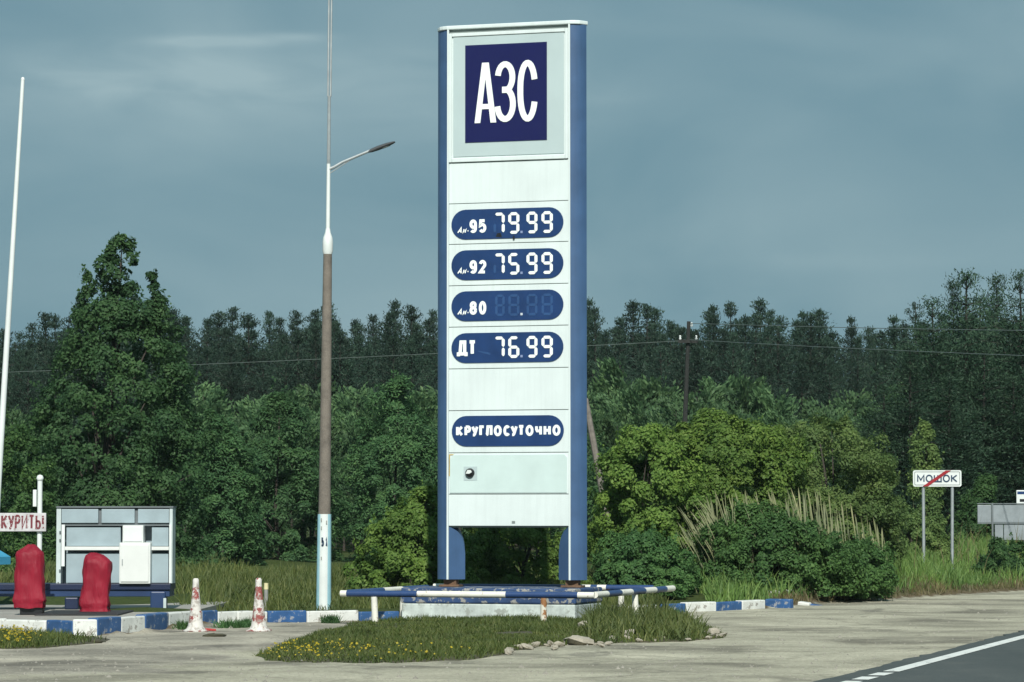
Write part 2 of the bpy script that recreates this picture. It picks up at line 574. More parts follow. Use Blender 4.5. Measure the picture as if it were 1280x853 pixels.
def make_ground():
    xs = np.concatenate([[-1500, -700, -300, -120, -60, -35, -25, -20], np.arange(-16, 24.01, 0.3), [28, 34, 45, 70, 130, 300, 700, 1500]])
    ys = np.concatenate([[-400, -150, -60, -20, 0, 10, 18, 24], np.arange(28, 95.01, 0.3), [100, 110, 125, 150, 200, 300, 600, 1200, 2500, 4500]])
    X, Y = np.meshgrid(xs, ys)
    Z = gh(X, Y)
    v = np.stack([X.ravel(), Y.ravel(), Z.ravel()], 1)
    nx, ny = len(xs), len(ys)
    i, j = np.meshgrid(np.arange(nx - 1), np.arange(ny - 1))
    a = (j * nx + i).ravel()
    me = np_mesh('ground', v, [np.stack([a, a + 1, a + nx + 1, a + nx], 1)])
    at = me.attributes.new('grass', 'FLOAT', 'POINT')
    t = (Y - line_y(X)).ravel()
    rd = ((X - ROAD_A.x) * RN.x + (Y - ROAD_A.y) * RN.y).ravel()
    g = np.clip(t / 1.2 * 0.5 + 0.42, 0, 1)
    far_r = sstep(9.5, 12, rd)
    g = np.where(rd > 3, far_r, g * (1 - sstep(-2.2, -1.2, rd)))
    at.data.foreach_set('value', g.astype(np.float32))
    sa = me.attributes.new('shoulder', 'FLOAT', 'POINT')
    sa.data.foreach_set('value', (sstep(-11, -3.5, rd) * .9).astype(np.float32))
    m, nt, bs = new_mat('ground_gravel')
    v1 = objvec(nt, (1, 1, 1), PHI)
    vst = objvec(nt, (1.0, 0.10, 1), PHI + 0.0)
    big = noise(nt, 0.5, 3, 0.55, v1, 0.4)
    st = noise(nt, 0.55, 6, 0.62, vst, 0.6)
    vhx = objvec(nt, (0.38, 0.42, 1), 0.05)
    st2 = noise(nt, 1.0, 4, 0.55, vhx, 0.5)
    fine = noise(nt, 22, 4, 0.7, v1)
    peb = N(nt, 'ShaderNodeTexVoronoi')
    peb.inputs['Scale'].default_value = 16
    nt.links.new(v1, peb.inputs['Vector'])
    c = ramp(nt, big, [(0.30, (0.25, 0.235, 0.195)), (0.50, (0.37, 0.348, 0.285)), (0.70, (0.50, 0.465, 0.375))])
    dk = ramp(nt, st2, [(0.33, 0.9), (0.45, 0.0)])
    c = mix(nt, dk, c, (0.17, 0.16, 0.135))
    lt = ramp(nt, st, [(0.55, 0.0), (0.72, 0.55)])
    c = mix(nt, lt, c, (0.54, 0.50, 0.405))
    sh = N(nt, 'ShaderNodeAttribute')
    sh.attribute_name = 'shoulder'
    shm = N(nt, 'ShaderNodeMath', operation='MULTIPLY_ADD')
    shm.inputs[1].default_value = 1.1
    nt.links.new(big, shm.inputs[0])
    nt.links.new(sh.outputs['Fac'], shm.inputs[2])
    c = mix(nt, ramp(nt, shm.outputs[0], [(0.85, 0.0), (1.15, 0.75)]), c, ramp(nt, st2, [(0.36, (0.23, 0.22, 0.17)), (0.5, (0.43, 0.415, 0.315)), (0.66, (0.53, 0.51, 0.39))]))
    midn = noise(nt, 0.9, 3, 0.5, v1, 0.3)
    c = mix(nt, 1.0, c, ramp(nt, midn, [(0.30, 0.78), (0.5, 0.97), (0.70, 1.12)]), 'MULTIPLY')
    crack = N(nt, 'ShaderNodeTexVoronoi')
    crack.feature = 'DISTANCE_TO_EDGE'
    crack.inputs['Scale'].default_value = 0.42
    wv = N(nt, 'ShaderNodeVectorMath', operation='ADD')
    wn = N(nt, 'ShaderNodeTexNoise')
    wn.inputs['Scale'].default_value = 1.3
    wn.inputs['Detail'].default_value = 5
    nt.links.new(v1, wn.inputs['Vector'])
    nt.links.new(v1, wv.inputs[0])
    nt.links.new(wn.outputs['Color'], wv.inputs[1])
    nt.links.new(wv.outputs[0], crack.inputs['Vector'])
    ck = ramp(nt, crack.outputs['Distance'], [(0.010, 0.3), (0.022, 0.0)])
    c = mix(nt, ck, c, (0.10, 0.095, 0.08))
    stain = ramp(nt, noise(nt, 0.9, 3, 0.5, objvec(nt, (1, .55, 1), 2.1), 0.8), [(0.64, 0.0), (0.72, 0.5)])
    c = mix(nt, stain, c, (0.12, 0.115, 0.10))
    c = mix(nt, 1.0, c, ramp(nt, fine, [(0.25, 0.72), (0.75, 1.22)]), 'MULTIPLY')
    c = mix(nt, 0.5, c, mix(nt, 1.0, c, ramp(nt, peb.outputs['Distance'], [(0.0, 1.3), (0.6, 0.75)]), 'MULTIPLY'))
    at_ = N(nt, 'ShaderNodeAttribute')
    at_.attribute_name = 'grass'
    nz = noise(nt, 2.2, 6, 0.7, v1)
    ad = N(nt, 'ShaderNodeMath', operation='MULTIPLY_ADD')
    ad.inputs[1].default_value = 0.5
    nt.links.new(nz, ad.inputs[0])
    nt.links.new(at_.outputs['Fac'], ad.inputs[2])
    k1 = ramp(nt, ad.outputs[0], [(0.60, 0.0), (0.70, 1.0)])
    dirt = ramp(nt, noise(nt, 5, 6, 0.65, v1), [(0.3, (0.085, 0.066, 0.04)), (0.7, (0.15, 0.12, 0.075))])
    c = mix(nt, k1, c, dirt)
    k2 = ramp(nt, ad.outputs[0], [(0.85, 0.0), (1.0, 1.0)])
    gr = ramp(nt, noise(nt, 7, 6, 0.7, v1), [(0.3, (0.028, 0.045, 0.014)), (0.7, (0.065, 0.085, 0.025))])
    c = mix(nt, k2, c, gr)
    nt.links.new(c, bs.inputs['Base Color'])
    bs.inputs['Roughness'].default_value = 0.95
    bs.inputs['Specular IOR Level'].default_value = 0.1
    sm = N(nt, 'ShaderNodeMath', operation='ADD')
    nt.links.new(fine, sm.inputs[0])
    nt.links.new(big, sm.inputs[1])
    bump(nt, bs, sm.outputs[0], 0.8, 0.03)
    o = link('ground', me, m, smooth=True)
    tag(o, kind='structure')


make_ground()


def road():
    m, nt, bs = new_mat('asphalt')
    v = objvec(nt)
    f = noise(nt, 40, 4, 0.7, v)
    b = noise(nt, 0.8, 5, 0.6, objvec(nt, (1, 0.15, 1), PHI))
    c = ramp(nt, b, [(0.3, (0.040, 0.050, 0.048)), (0.7, (0.062, 0.072, 0.068))])
    c = mix(nt, ramp(nt, noise(nt, 1.4, 6, .7, v), [(.5, 0.0), (.75, .5)]), c, (0.10, 0.105, 0.095))
    c = mix(nt, 1.0, c, ramp(nt, f, [(0.25, 0.65), (0.75, 1.4)]), 'MULTIPLY')
    nt.links.new(c, bs.inputs['Base Color'])
    bs.inputs['Roughness'].default_value = 0.8
    bump(nt, bs, f, 0.4, 0.01)
    rr = random.Random(3)
    # asphalt sheet with a ragged left edge
    left, right = [], []
    s = -150.0
    while s < 900:
        step = 0.35 if -12 < s < 40 else 12
        off = -0.34 + (rr.gauss(0, 0.022) if step < 1 else 0)
        left.append(ROAD_A + RD * s + RN * off)
        right.append(ROAD_A + RD * s + RN * 8.0)
        s += step
    n = len(left)
    zt, zb = 0.012, -0.05
    vs_ = [(p.x, p.y, zt) for p in left] + [(p.x, p.y, zt) for p in right] + [(p.x, p.y, zb) for p in left] + [(p.x, p.y, zb) for p in right]
    fs = []
    for i in range(n - 1):
        fs += [(i, n + i, n + i + 1, i + 1), (2 * n + i, i, i + 1, 2 * n + i + 1), (n + i, 3 * n + i, 3 * n + i + 1, n + i + 1)]
    tag(MB().add(vs_, fs).build('road', m), kind='structure')
    mm = paint('road_marking', (0.72, 0.74, 0.70), 0.6, 0.08, 3, chips=0.38, under=(0.12, 0.13, 0.125), chip_scale=5)

    def strip(a, b, off, wd):
        P = [ROAD_A + RD * a + RN * (off - wd / 2), ROAD_A + RD * a + RN * (off + wd / 2), ROAD_A + RD * b + RN * (off + wd / 2), ROAD_A + RD * b + RN * (off - wd / 2)]
        return [(p.x, p.y, 0.017) for p in P]
    mb = MB()
    k = strip(1.9, 700, 0, 0.17)
    mb.add(k, [(0, 1, 2, 3)])
    tag(mb.build('road_edge_line', mm), kind='structure')
    for a, b in ((1.05, 1.62), (0.2, 0.77), (-0.65, -0.08), (-1.5, -0.93), (-2.35, -1.78), (-3.2, -2.63)):
        mb = MB().add(strip(a, b, 0, 0.17), [(0, 1, 2, 3)])
        tag(mb.build('road_dash', mm), kind='structure')
    for q in range(-6, 40):
        mb = MB().add(strip(q * 12.0, q * 12.0 + 4, 3.8, 0.13), [(0, 1, 2, 3)])
        if -1 < q < 12:
            tag(mb.build('road_dash', mm), kind='structure')


road()


# ------------------------------------------------------------------ vegetation makers
def leaf_cards(P, Nn, size, aspect, rng, jitter=0.35):
    """diamond leaves; P (n,3) centres, Nn (n,3) facing"""
    n = len(P)
    Nn = Nn / np.maximum(np.linalg.norm(Nn, axis=1, keepdims=True), 1e-6)
    t = rng.normal(size=(n, 3))
    t -= Nn * (t * Nn).sum(1, keepdims=True)
    t /= np.maximum(np.linalg.norm(t, axis=1, keepdims=True), 1e-6)
    s = np.cross(Nn, t)
    L = (size * rng.uniform(1 - jitter, 1 + jitter, n))[:, None]
    Wd = L * aspect
    v = np.stack([P - t * L * .5, P + s * Wd * .5 - Nn * L * .06, P + t * L * .5, P - s * Wd * .5 - Nn * L * .06], 1).reshape(-1, 3)
    f = np.arange(n * 4).reshape(n, 4)
    return v, f


def profile_crown(prof, d, n_clump, r_clump, n_leaf, leaf, rng, base, depth=1.0, aspect=0.6, up=0.3, squash=0.95, shell=0.2):
    """clumps fill a solid of elliptical cross-sections whose outline is given row by row (photo y: left x, right x) at distance d"""
    prof = sorted(prof)
    ys = np.array([p[0] for p in prof], float)
    l = np.array([p[1] for p in prof], float)
    r_ = np.array([p[2] for p in prof], float)
    wsum = np.cumsum(np.concatenate([[0], (ys[1:] - ys[:-1]) * ((r_ - l)[1:] + (r_ - l)[:-1]) / 2]))
    q = np.interp(rng.uniform(0, wsum[-1], n_clump), wsum, ys)
    q[0] = ys[0] + 1
    xl, xr = np.interp(q, ys, l), np.interp(q, ys, r_)
    s = d / F
    ph = rng.uniform(0, 2 * np.pi, n_clump)
    rad = np.sqrt(rng.uniform(shell, 1.0, n_clump))
    hw = (xr - xl) / 2 * s
    hw_in = np.maximum(hw - r_clump * 0.7, hw * 0.3) * np.where(rng.uniform(size=n_clump) < .15, rng.uniform(1.0, 1.22, n_clump), 1.0)
    cx = ((xl + xr) / 2 - 640) * s + hw_in * rad * np.cos(ph)
    cy = d + hw_in * depth * rad * np.sin(ph)
    cz = np.array([W(640, y, d).z for y in q])
    cen = np.stack([cx, cy, cz], 1)
    axis = np.stack([((xl + xr) / 2 - 640) * s, np.full(n_clump, d), cz - 0.3], 1)
    rc = r_clump * rng.uniform(0.6, 1.25, n_clump)
    rc = np.minimum(rc, np.maximum(hw * 0.95, 0.10))
    out = cen - axis
    out /= np.maximum(np.linalg.norm(out, axis=1, keepdims=True), 1e-6)
    k = np.repeat(np.arange(n_clump), n_leaf)
    n = len(k)
    dirs = rng.normal(size=(n, 3)) + out[k] * 0.5 + np.array([0, 0, up])
    dirs /= np.linalg.norm(dirs, axis=1, keepdims=True)
    rr = rng.uniform(0.35, 1.0, n) ** 0.6
    P = cen[k] + dirs * (rc[k] * rr)[:, None] * np.array([1, 1, squash])
    nn = dirs + out[k] * 0.5 + np.array([0, 0, up]) + rng.normal(size=(n, 3)) * 0.55
    # loose shoots that break the outline
    ns = max(3, int(n_clump * .45))
    ks = rng.integers(0, n_clump, ns)
    sd_ = out[ks] * .8 + rng.normal(size=(ns, 3)) * .45 + np.array([0, 0, .75])
    sd_ /= np.linalg.norm(sd_, axis=1, keepdims=True)
    sl = r_clump * rng.uniform(1.0, 2.3, ns)
    m_ = 16
    kk = np.repeat(np.arange(ns), m_)
    tt = rng.uniform(.2, 1, len(kk))
    Ps = cen[ks][kk] + sd_[kk] * (sl[kk] * tt)[:, None] + rng.normal(size=(len(kk), 3)) * (leaf * .75 * (1.15 - tt))[:, None]
    P = np.concatenate([P, Ps])
    nn = np.concatenate([nn, rng.normal(size=(len(kk), 3)) + np.array([0, -.3, .6])])
    v, f = leaf_cards(P, nn, leaf, aspect, rng)
    v[:, 2] = np.maximum(v[:, 2], base[2] + 0.02)
    return v - np.array(base), f, cen - np.array(base)


def limbs(base_r, cen, top, rng, n=9, split=0.35):
    mb = MB()
    h = top.z
    mb.tube([(0, 0, -0.15), (rng.uniform(-.03, .03) * h, 0, h * 0.35), (top.x * 0.6, top.y * 0.6, h * 0.7), (top.x, top.y, h * 0.97)], [base_r, base_r * .8, base_r * .5, base_r * .12], 8)
    for i in rng.choice(len(cen), min(n, len(cen)), replace=False):
        c = cen[i]
        z0 = max(min(c[2] * split, h * 0.6), 0.1)
        mb.tube([(0, 0, z0), (c[0] * .5, c[1] * .5, z0 + (c[2] - z0) * .6), tuple(c)], [base_r * .45, base_r * .3, base_r * .08], 5)
    return mb


def bush(name, profs, d, mat, label, cat, n_clump, r_clump, n_leaf, leaf, seed, depth=0.9, bark='bark', base_r=0.05, group=None, aspect=0.6, nlimb=8, up=0.3, shell=0.2, zoff=0, dens=None, rsc=None):
    rng = np.random.default_rng(seed)
    main = max(profs, key=lambda p: sum(q[2] - q[1] for q in p))
    low = max(main)
    bx = ((low[1] + low[2]) / 2 - 640) * d / F
    bz = float(gh(bx, d)) + zoff
    base = (bx, d, bz)
    root = empty(name, base, 0, label, cat, group)
    V, Fc, CN, o = [], [], [], 0
    areas = [sum((b[0] - a[0]) * (a[2] - a[1] + b[2] - b[1]) / 2 for a, b in zip(sorted(p)[:-1], sorted(p)[1:])) for p in profs]
    for p, ar, dn, rs in zip(profs, areas, dens or [1] * len(profs), rsc or [1] * len(profs)):
        nc = max(4, int(n_clump * ar * dn / sum(areas)))
        v, f, cn = profile_crown(p, d, nc, r_clump * rs, int(n_leaf * rs * 1.5), leaf * .8, rng, base, depth, aspect, up, shell=shell)
        V.append(v)
        Fc.append(f + o)
        o += len(v)
        CN.append(cn)
    me = np_mesh('crown', np.concatenate(V), [np.concatenate(Fc)])
    link('crown', me, M[mat], root)
    cn = np.concatenate(CN)
    topc = Vector(cn[np.argmax(cn[:, 2])])
    limbs(base_r, cn, topc, rng, nlimb).build('trunk', M[bark], root, smooth=True)
    return root


# ------------------------------------------------------------------ pines of the far forest
def pine_mesh(h, seed, crown0=0.12, wmax=1.5, card=0.24, density=1.0, taper=0.8, whorl=.33, rise0=.05, rise1=.45, tuft=.10, tip=.20):
    rng = np.random.default_rng(seed)
    tr = MB()
    lean = rng.uniform(-0.02, 0.02) * h
    tr.tube([(0, 0, -0.3), (lean * .3, 0, h * .4), (lean, 0, h * 0.985)], [h * .014, h * .010, h * .0015], 6)
    P, Nn, S = [], [], []
    z = h * crown0
    while z < h * 0.99:
        t = (z - h * crown0) / (h * (1 - crown0))
        dl = (1 - t) * h
        prof = (0.05 + 0.42 * min(dl, 2.1) + 0.13 * max(dl - 2.1, 0)) * wmax / 2.4 * rng.uniform(.62, 1.22)
        nb = rng.integers(5, 8) if t < 0.8 else rng.integers(4, 6)
        a0 = rng.uniform(0, 6.28)
        for b in range(nb):
            if rng.uniform() < 0.10:
                continue
            a = a0 + b * 2 * math.pi / nb + rng.uniform(-.35, .35)
            ln = max(prof * rng.uniform(0.5, 1.2), 0.06)
            rise = rng.uniform(rise0, rise1) + 0.35 * t * t + (rng.uniform(0, .8) if t > .88 else 0)
            d = np.array([math.cos(a), math.sin(a), rise])
            d /= np.linalg.norm(d)
            st = np.array([lean * z / h, 0, z])
            tr.tube([st, st + d * ln * .9], [0.02 + 0.02 * (1 - t), 0.006], 3, False)
            nk = max(2, int(ln / 0.26 * density))
            for q in range(nk):
                s = (q + 0.7) / nk
                c = st + d * ln * s + np.array([0, 0, 0.08 * s])
                nc = 27
                e = rng.normal(size=(nc, 3)) * 0.6 + d * 0.7 + np.array([0, 0, 0.55])
                e /= np.linalg.norm(e, axis=1, keepdims=True)
                off = rng.normal(size=(nc, 3)) * tuft * (1.0 if t < .8 else 1.0 - 1.5 * (t - .8)) * np.array([1, 1, .7])
                P.append(c + off)
                Nn.append(e)
                S.append(np.full(nc, (0.62 + 0.6 * (1 - t))))
        z += whorl * rng.uniform(0.6, 1.4) * (1.0 if dl > 2.5 else 1.05)
    P, D, S = np.concatenate(P), np.concatenate(Nn), np.concatenate(S)
    n = len(P)
    sd_ = np.cross(D, rng.normal(size=(n, 3)))
    sd_ /= np.linalg.norm(sd_, axis=1, keepdims=True)
    L = (card * S * rng.uniform(.6, 1.3, n))[:, None]
    Wd = L * 0.30
    v = np.stack([P - D * L * .2, P + sd_ * Wd * .5 + D * L * .25, P + D * L * .8, P - sd_ * Wd * .5 + D * L * .25], 1).reshape(-1, 3)
    me = np_mesh('crown', v, [np.arange(n * 4).reshape(n, 4)])
    tme = bpy.data.meshes.new('trunk')
    tme.from_pydata(tr.v, [], tr.f)
    return tme, me


def plant_tree(name, kind, loc, sc_, rz, mats, label, cat, group, proto={}):
    tme, cme = kind
    if not tme.materials:
        tme.materials.append(M[mats[0]])
        cme.materials.append(M[mats[1]])
    key = (tme.name, cme.name)
    root = empty(name, loc, rz, label, cat, group)
    root.scale = sc_
    if key not in proto:
        t = bpy.data.objects.new('trunk', tme)
        c = bpy.data.objects.new('crown', cme)
        proto[key] = (t, c)
    else:
        t, c = proto[key][0].copy(), proto[key][1].copy()
    for o in (t, c):
        o.parent = root
        C.objects.link(o)
    return root


def forest():
    H = 10.0
    kinds = [pine_mesh(H, 100 + i, card=.20, crown0=(0.10, 0.16, 0.12, 0.2, 0.1, 0.14, 0.12)[i], wmax=(2.4, 2.0, 2.7, 1.9, 2.2, 2.6, 2.3)[i], taper=(.72, 0.66, 0.85, 0.62, 0.7, 0.9, 0.75)[i], density=0.85, tuft=.12) for i in range(7)]
    r = random.Random(11)
    for row, (d, ytop, step) in enumerate(((140, 426, 20), (150, 408, 21), (164, 394, 22), (182, 400, 24))):
        px = -70 - r.uniform(0, 20)
        while px < 1350:
            yt = ytop - 2 + r.gauss(0, 11) + (16 if r.random() < .3 else 0)
            if 1000 < px < 1110:
                yt += 2
            if px > 1120 and row < 1:
                px += step * r.uniform(.6, 1.4)
                continue
            top = W(px, yt, d)
            gz = 0.25
            h = top.z - gz
            s = h / H
            if px < 405:
                place = 'left of the lamp post'
            elif px < 550:
                place = 'between the lamp post and the price pylon'
            elif px < 858:
                place = 'just right of the price pylon'
            else:
                place = 'behind the power line on the right'
            grp = 'pines of the far forest ' + place
            wv = r.uniform(.85, 1.2)
            plant_tree('pine_tree', kinds[r.randrange(7)], (top.x, d + r.uniform(-4, 4), gz - .1), (s * wv, s * wv, s), r.uniform(0, 6.28), ('pine_bark', 'needles'),
                       'tall dark pine in the far forest ' + place, 'tree', grp)
            px += step * r.uniform(.55, 1.45)


forest()


def near_pines():
    kinds = [pine_mesh(9.0, 300 + i, crown0=0.03, wmax=(3.0, 2.6, 3.3)[i], card=0.17, density=1.3, taper=(0.8, 0.75, 0.85)[i], whorl=.36, rise0=-.05, rise1=.25, tuft=.19, tip=.1) for i in range(3)]
    spec = [(1205, 336, 100, 1.0, 0, 'tallest dark pine at the right behind the settlement sign, with a knobbly top'),
            (1246, 346, 104, .85, 1, 'narrow dark pine right of the tallest pine at the right edge'),
            (1279, 340, 98, 1.0, 2, 'dark pine cut by the right edge of the photo'),
            (1168, 374, 97, 1.05, 2, 'broad dark pine left of the tallest pine, above the settlement sign'),
            (1138, 432, 94, 1.0, 1, 'lower dark pine sloping down above the bright bushes on the right'),
            (1228, 430, 96, 1.0, 0, 'dark pine in front of the tallest pine, right of the settlement sign'),
            (1105, 478, 96, 0.95, 0, 'short dark pine at the left end of the near pines on the right'),
            (1185, 470, 93, 1.0, 1, 'short dark pine straight behind the settlement sign'),
            (1268, 470, 96, 1.0, 2, 'short dark pine behind the grey sign backs at the right edge'),
            (1320, 380, 100, 1.1, 0, 'dark pine just beyond the right edge of the photo'),
            (1192, 352, 101, .7, 1, 'slim dark pine leaning on the left side of the tallest pine'),
            (1226, 372, 102, .8, 2, 'dark pine filling the gap right of the tallest pine'),
            (1152, 405, 99, 1.0, 0, 'dark pine two to the left of the tallest pine')]
    for i, (px, py, d, wv, k, lab) in enumerate(spec):
        top = W(px, py, d)
        gz = float(gh(top.x, d))
        s = (top.z - gz) / 9.0
        ws = max(s, 0.78) * wv * 1.25
        plant_tree('near_pine', kinds[k], (top.x, d, gz - .05), (ws, ws, s), i * 1.3, ('pine_bark', 'needles_near'), lab, 'tree', 'near pines at the right')


near_pines()


def saplings():
    """young trees in front of the forest: narrow upright brushes of leaves"""
    kinds = []
    for i in range(5):
        rng = np.random.default_rng(500 + i)
        h, n = 5.0, 5200
        t = rng.uniform(0.05, 1, n) ** 0.9
        nb = 26
        ba = rng.uniform(0, 6.28, nb)
        bz = np.sort(rng.uniform(0.1, 0.92, nb)) * h
        k = rng.integers(0, nb, n)
        s = rng.uniform(0.1, 1, n)
        ln = (0.95 * (1 - bz / h) ** 0.6 + 0.25)[k]
        rise = 1.5
        P = np.stack([np.cos(ba[k]) * ln * s, np.sin(ba[k]) * ln * s, np.minimum(bz[k] + ln * s * rise, h * 1.02)], 1) + rng.normal(size=(n, 3)) * 0.09
        D = np.stack([np.cos(ba[k]), np.sin(ba[k]), np.full(n, 1.4)], 1) + rng.normal(size=(n, 3)) * 0.5
        D /= np.linalg.norm(D, axis=1, keepdims=True)
        sd_ = np.cross(D, rng.normal(size=(n, 3)))
        sd_ /= np.linalg.norm(sd_, axis=1, keepdims=True)
        L = rng.uniform(.10, .21, n)[:, None]
        Wd = L * .40
        v = np.stack([P - D * L * .5, P + sd_ * Wd * .5, P + D * L * .5, P - sd_ * Wd * .5], 1).reshape(-1, 3)
        me = np_mesh('crown', v, [np.arange(n * 4).reshape(n, 4)])
        tr = MB()
        tr.tube([(0, 0, -.2), (0, 0, h * .95)], [.05, .008], 5)
        for q in range(nb):
            a = Vector((0, 0, bz[q]))
            b = a + Vector((math.cos(ba[q]), math.sin(ba[q]), 1.5)) * (0.95 * (1 - bz[q] / h) ** .6 + .25) * .8
            tr.tube([a, b], [.014, .004], 3, False)
        tme = bpy.data.meshes.new('trunk')
        tme.from_pydata(tr.v, [], tr.f)
        kinds.append((tme, me))
    r = random.Random(21)
    for lo, hi, grp, lab, base_top in ((225, 560, 'young trees between the lamp post and the far forest', 'young grey-green tree in the thicket below the far forest, left of the price pylon', 500),
                             (560, 1130, 'young trees right of the price pylon', 'young grey-green tree in the thicket right of the price pylon, below the far forest', 492),
                             (-120, 60, 'young trees behind the white flagpole', 'young grey-green tree in the thicket behind the white flagpole', 520)):
        for row, d in enumerate((128, 118, 108)):
            px = lo + r.uniform(0, 20)
            while px < hi:
                yt = base_top + r.gauss(0, 11) + row * 14 + (10 if lo == 560 and px > 950 else 0)
                top = W(px, yt, d + 0)
                gz = 0.3
                s = (top.z - gz) / 5.0
                plant_tree('young_tree', kinds[r.randrange(5)], (top.x, d + r.uniform(-3, 3), gz), (s * 1.15, s * 1.15, s), r.uniform(0, 6.28), ('bark', 'lf_sapling'), lab, 'tree', grp)
                px += r.uniform(24, 40)


saplings()

# named trees and bushes: outlines in photo pixels turned into solid crowns at their own distance
bush('leafy_tree', [[(298, 146, 158), (312, 122, 176), (335, 116, 180), (365, 122, 176), (400, 120, 178)],
                    [(345, 102, 113), (360, 96, 122), (385, 90, 130), (410, 84, 140)],
                    [(344, 181, 194), (362, 178, 206), (390, 168, 212), (415, 160, 214)],
                    [(385, 98, 212), (430, 76, 232), (480, 48, 252), (520, 22, 262), (570, 0, 270), (630, -14, 276), (700, -12, 262), (745, 0, 255)]], 76, 'lf_tree',
     'tall leafy tree with a ragged pointed crown, left of the lamp post', 'tree', 520, 0.34, 120, 0.115, 31, base_r=0.10, nlimb=22, group=None, dens=(1.7, 2.2, 2.2, 1.0), rsc=(.55, .5, .5, 1.0))
bush('dark_shrub', [[(505, -60, 10), (540, -80, 52), (600, -90, 74), (680, -90, 80), (745, -80, 70)]], 70, 'lf_dark',
     'dark green shrub at the left edge behind the no-smoking board', 'shrub', 130, 0.28, 150, 0.1, 32)
bush('willow_thicket', [[(497, 338, 354), (525, 312, 392), (580, 284, 425), (650, 268, 436), (745, 262, 436)]], 88, 'lf_willow',
     'dark willow thicket with upright shoots directly left of the lamp post', 'shrub', 240, 0.34, 150, 0.135, 33, aspect=.38, up=.8)
bush('willow_thicket', [[(478, 492, 512), (508, 452, 548), (560, 428, 566), (640, 418, 570), (745, 418, 570)]], 90, 'lf_willow',
     'dark willow thicket between the lamp post and the price pylon', 'shrub', 230, 0.34, 150, 0.135, 34, aspect=.38, up=.8)
bush('willow_thicket', [[(520, 255, 275), (560, 234, 318), (640, 222, 336), (745, 222, 330)]], 84, 'lf_willow',
     'dark willow thicket right of the tall leafy tree, above the traffic cones', 'shrub', 160, 0.32, 150, 0.13, 35, aspect=.38, up=.8)
bush('willow_thicket', [[(560, 556, 760), (600, 548, 790), (680, 545, 800), (745, 545, 800)]], 84, 'lf_willow',
     'dark willow thicket seen between the legs of the price pylon', 'shrub', 170, 0.32, 140, 0.13, 36, aspect=.38, up=.8)
bush('green_bush', [[(614, 522, 548), (636, 486, 566), (668, 458, 590), (700, 436, 600), (742, 426, 600)]], 57, 'lf_bright',
     'light green leafy bush beside the left leg of the price pylon', 'bush', 190, 0.18, 130, 0.082, 37)
bush('green_bush', [[(640, 590, 690), (665, 570, 735), (700, 560, 745), (742, 560, 745)]], 59, 'lf_bright',
     'mid green bush seen through the gap under the price pylon', 'bush', 150, 0.18, 130, 0.082, 38)
bush('green_bush', [[(543, 780, 830), (560, 752, 862), (600, 736, 885), (650, 728, 890), (700, 726, 870), (745, 730, 868)]], 61, 'lf_bright',
     'bright green leafy bush touching the right leg of the price pylon', 'bush', 240, 0.22, 150, 0.088, 39)
bush('green_bush', [[(524, 860, 930), (542, 825, 990), (580, 810, 1010), (630, 815, 1020), (690, 820, 1010)]], 63, 'lf_bright',
     'largest bright green bush with a rounded top, in the middle of the bright bushes', 'bush', 280, 0.24, 150, 0.092, 40)
bush('green_bush', [[(528, 990, 1075), (546, 945, 1104), (590, 930, 1124), (640, 940, 1135), (700, 950, 1135)]], 66, 'lf_yellowish',
     'yellow-green feathery bush at the right end of the bright bushes, left of the settlement sign', 'bush', 260, 0.23, 150, 0.09, 41, aspect=.45)
bush('dark_bush', [[(636, 925, 960), (650, 895, 1000), (664, 880, 1045), (690, 850, 1080), (712, 846, 1092), (744, 852, 1086)]], 59.2, 'lf_dark',
     'low dark green bush behind the right-hand kerb, below the dry reeds', 'bush', 330, 0.17, 130, 0.078, 42, depth=.4)
bush('dark_bush', [[(672, 752, 830), (695, 738, 866), (722, 738, 880), (748, 742, 884)]], 57, 'lf_mid',
     'low dark bush just right of the price pylon above the end of the guard rail', 'bush', 160, 0.16, 130, 0.078, 43)
bush('green_bush', [[(682, 1066, 1090), (694, 1030, 1112), (716, 1018, 1128), (746, 1020, 1122)]], 60.2, 'lf_dark',
     'small green bush at the right foot of the dry reeds', 'bush', 110, 0.17, 130, 0.08, 48)
bush('young_birch', [[(532, 1148, 1164), (555, 1136, 1176), (585, 1132, 1180), (640, 1130, 1184), (705, 1134, 1184)]], 82, 'lf_yellowish',
     'slender light green young birch rising behind the settlement sign', 'tree', 90, 0.22, 130, 0.09, 44)
bush('roadside_shrub', [[(640, 1100, 1140), (660, 1086, 1180), (690, 1080, 1200), (715, 1080, 1200)]], 76, 'lf_yellowish',
     'low olive shrub around the posts of the settlement sign', 'shrub', 120, 0.2, 130, 0.085, 45)
bush('roadside_shrub', [[(600, 1222, 1246), (628, 1200, 1250), (660, 1186, 1262), (700, 1180, 1270)]], 88, 'lf_mid',
     'green shrub between the settlement sign and the grey sign backs', 'shrub', 140, 0.22, 130, 0.09, 46)
bush('roadside_shrub', [[(682, 1232, 1320), (698, 1215, 1340), (718, 1210, 1345)]], 72, 'lf_mid',
     'low green shrub in front of the grey sign backs at the right edge', 'shrub', 100, 0.18, 130, 0.085, 47)


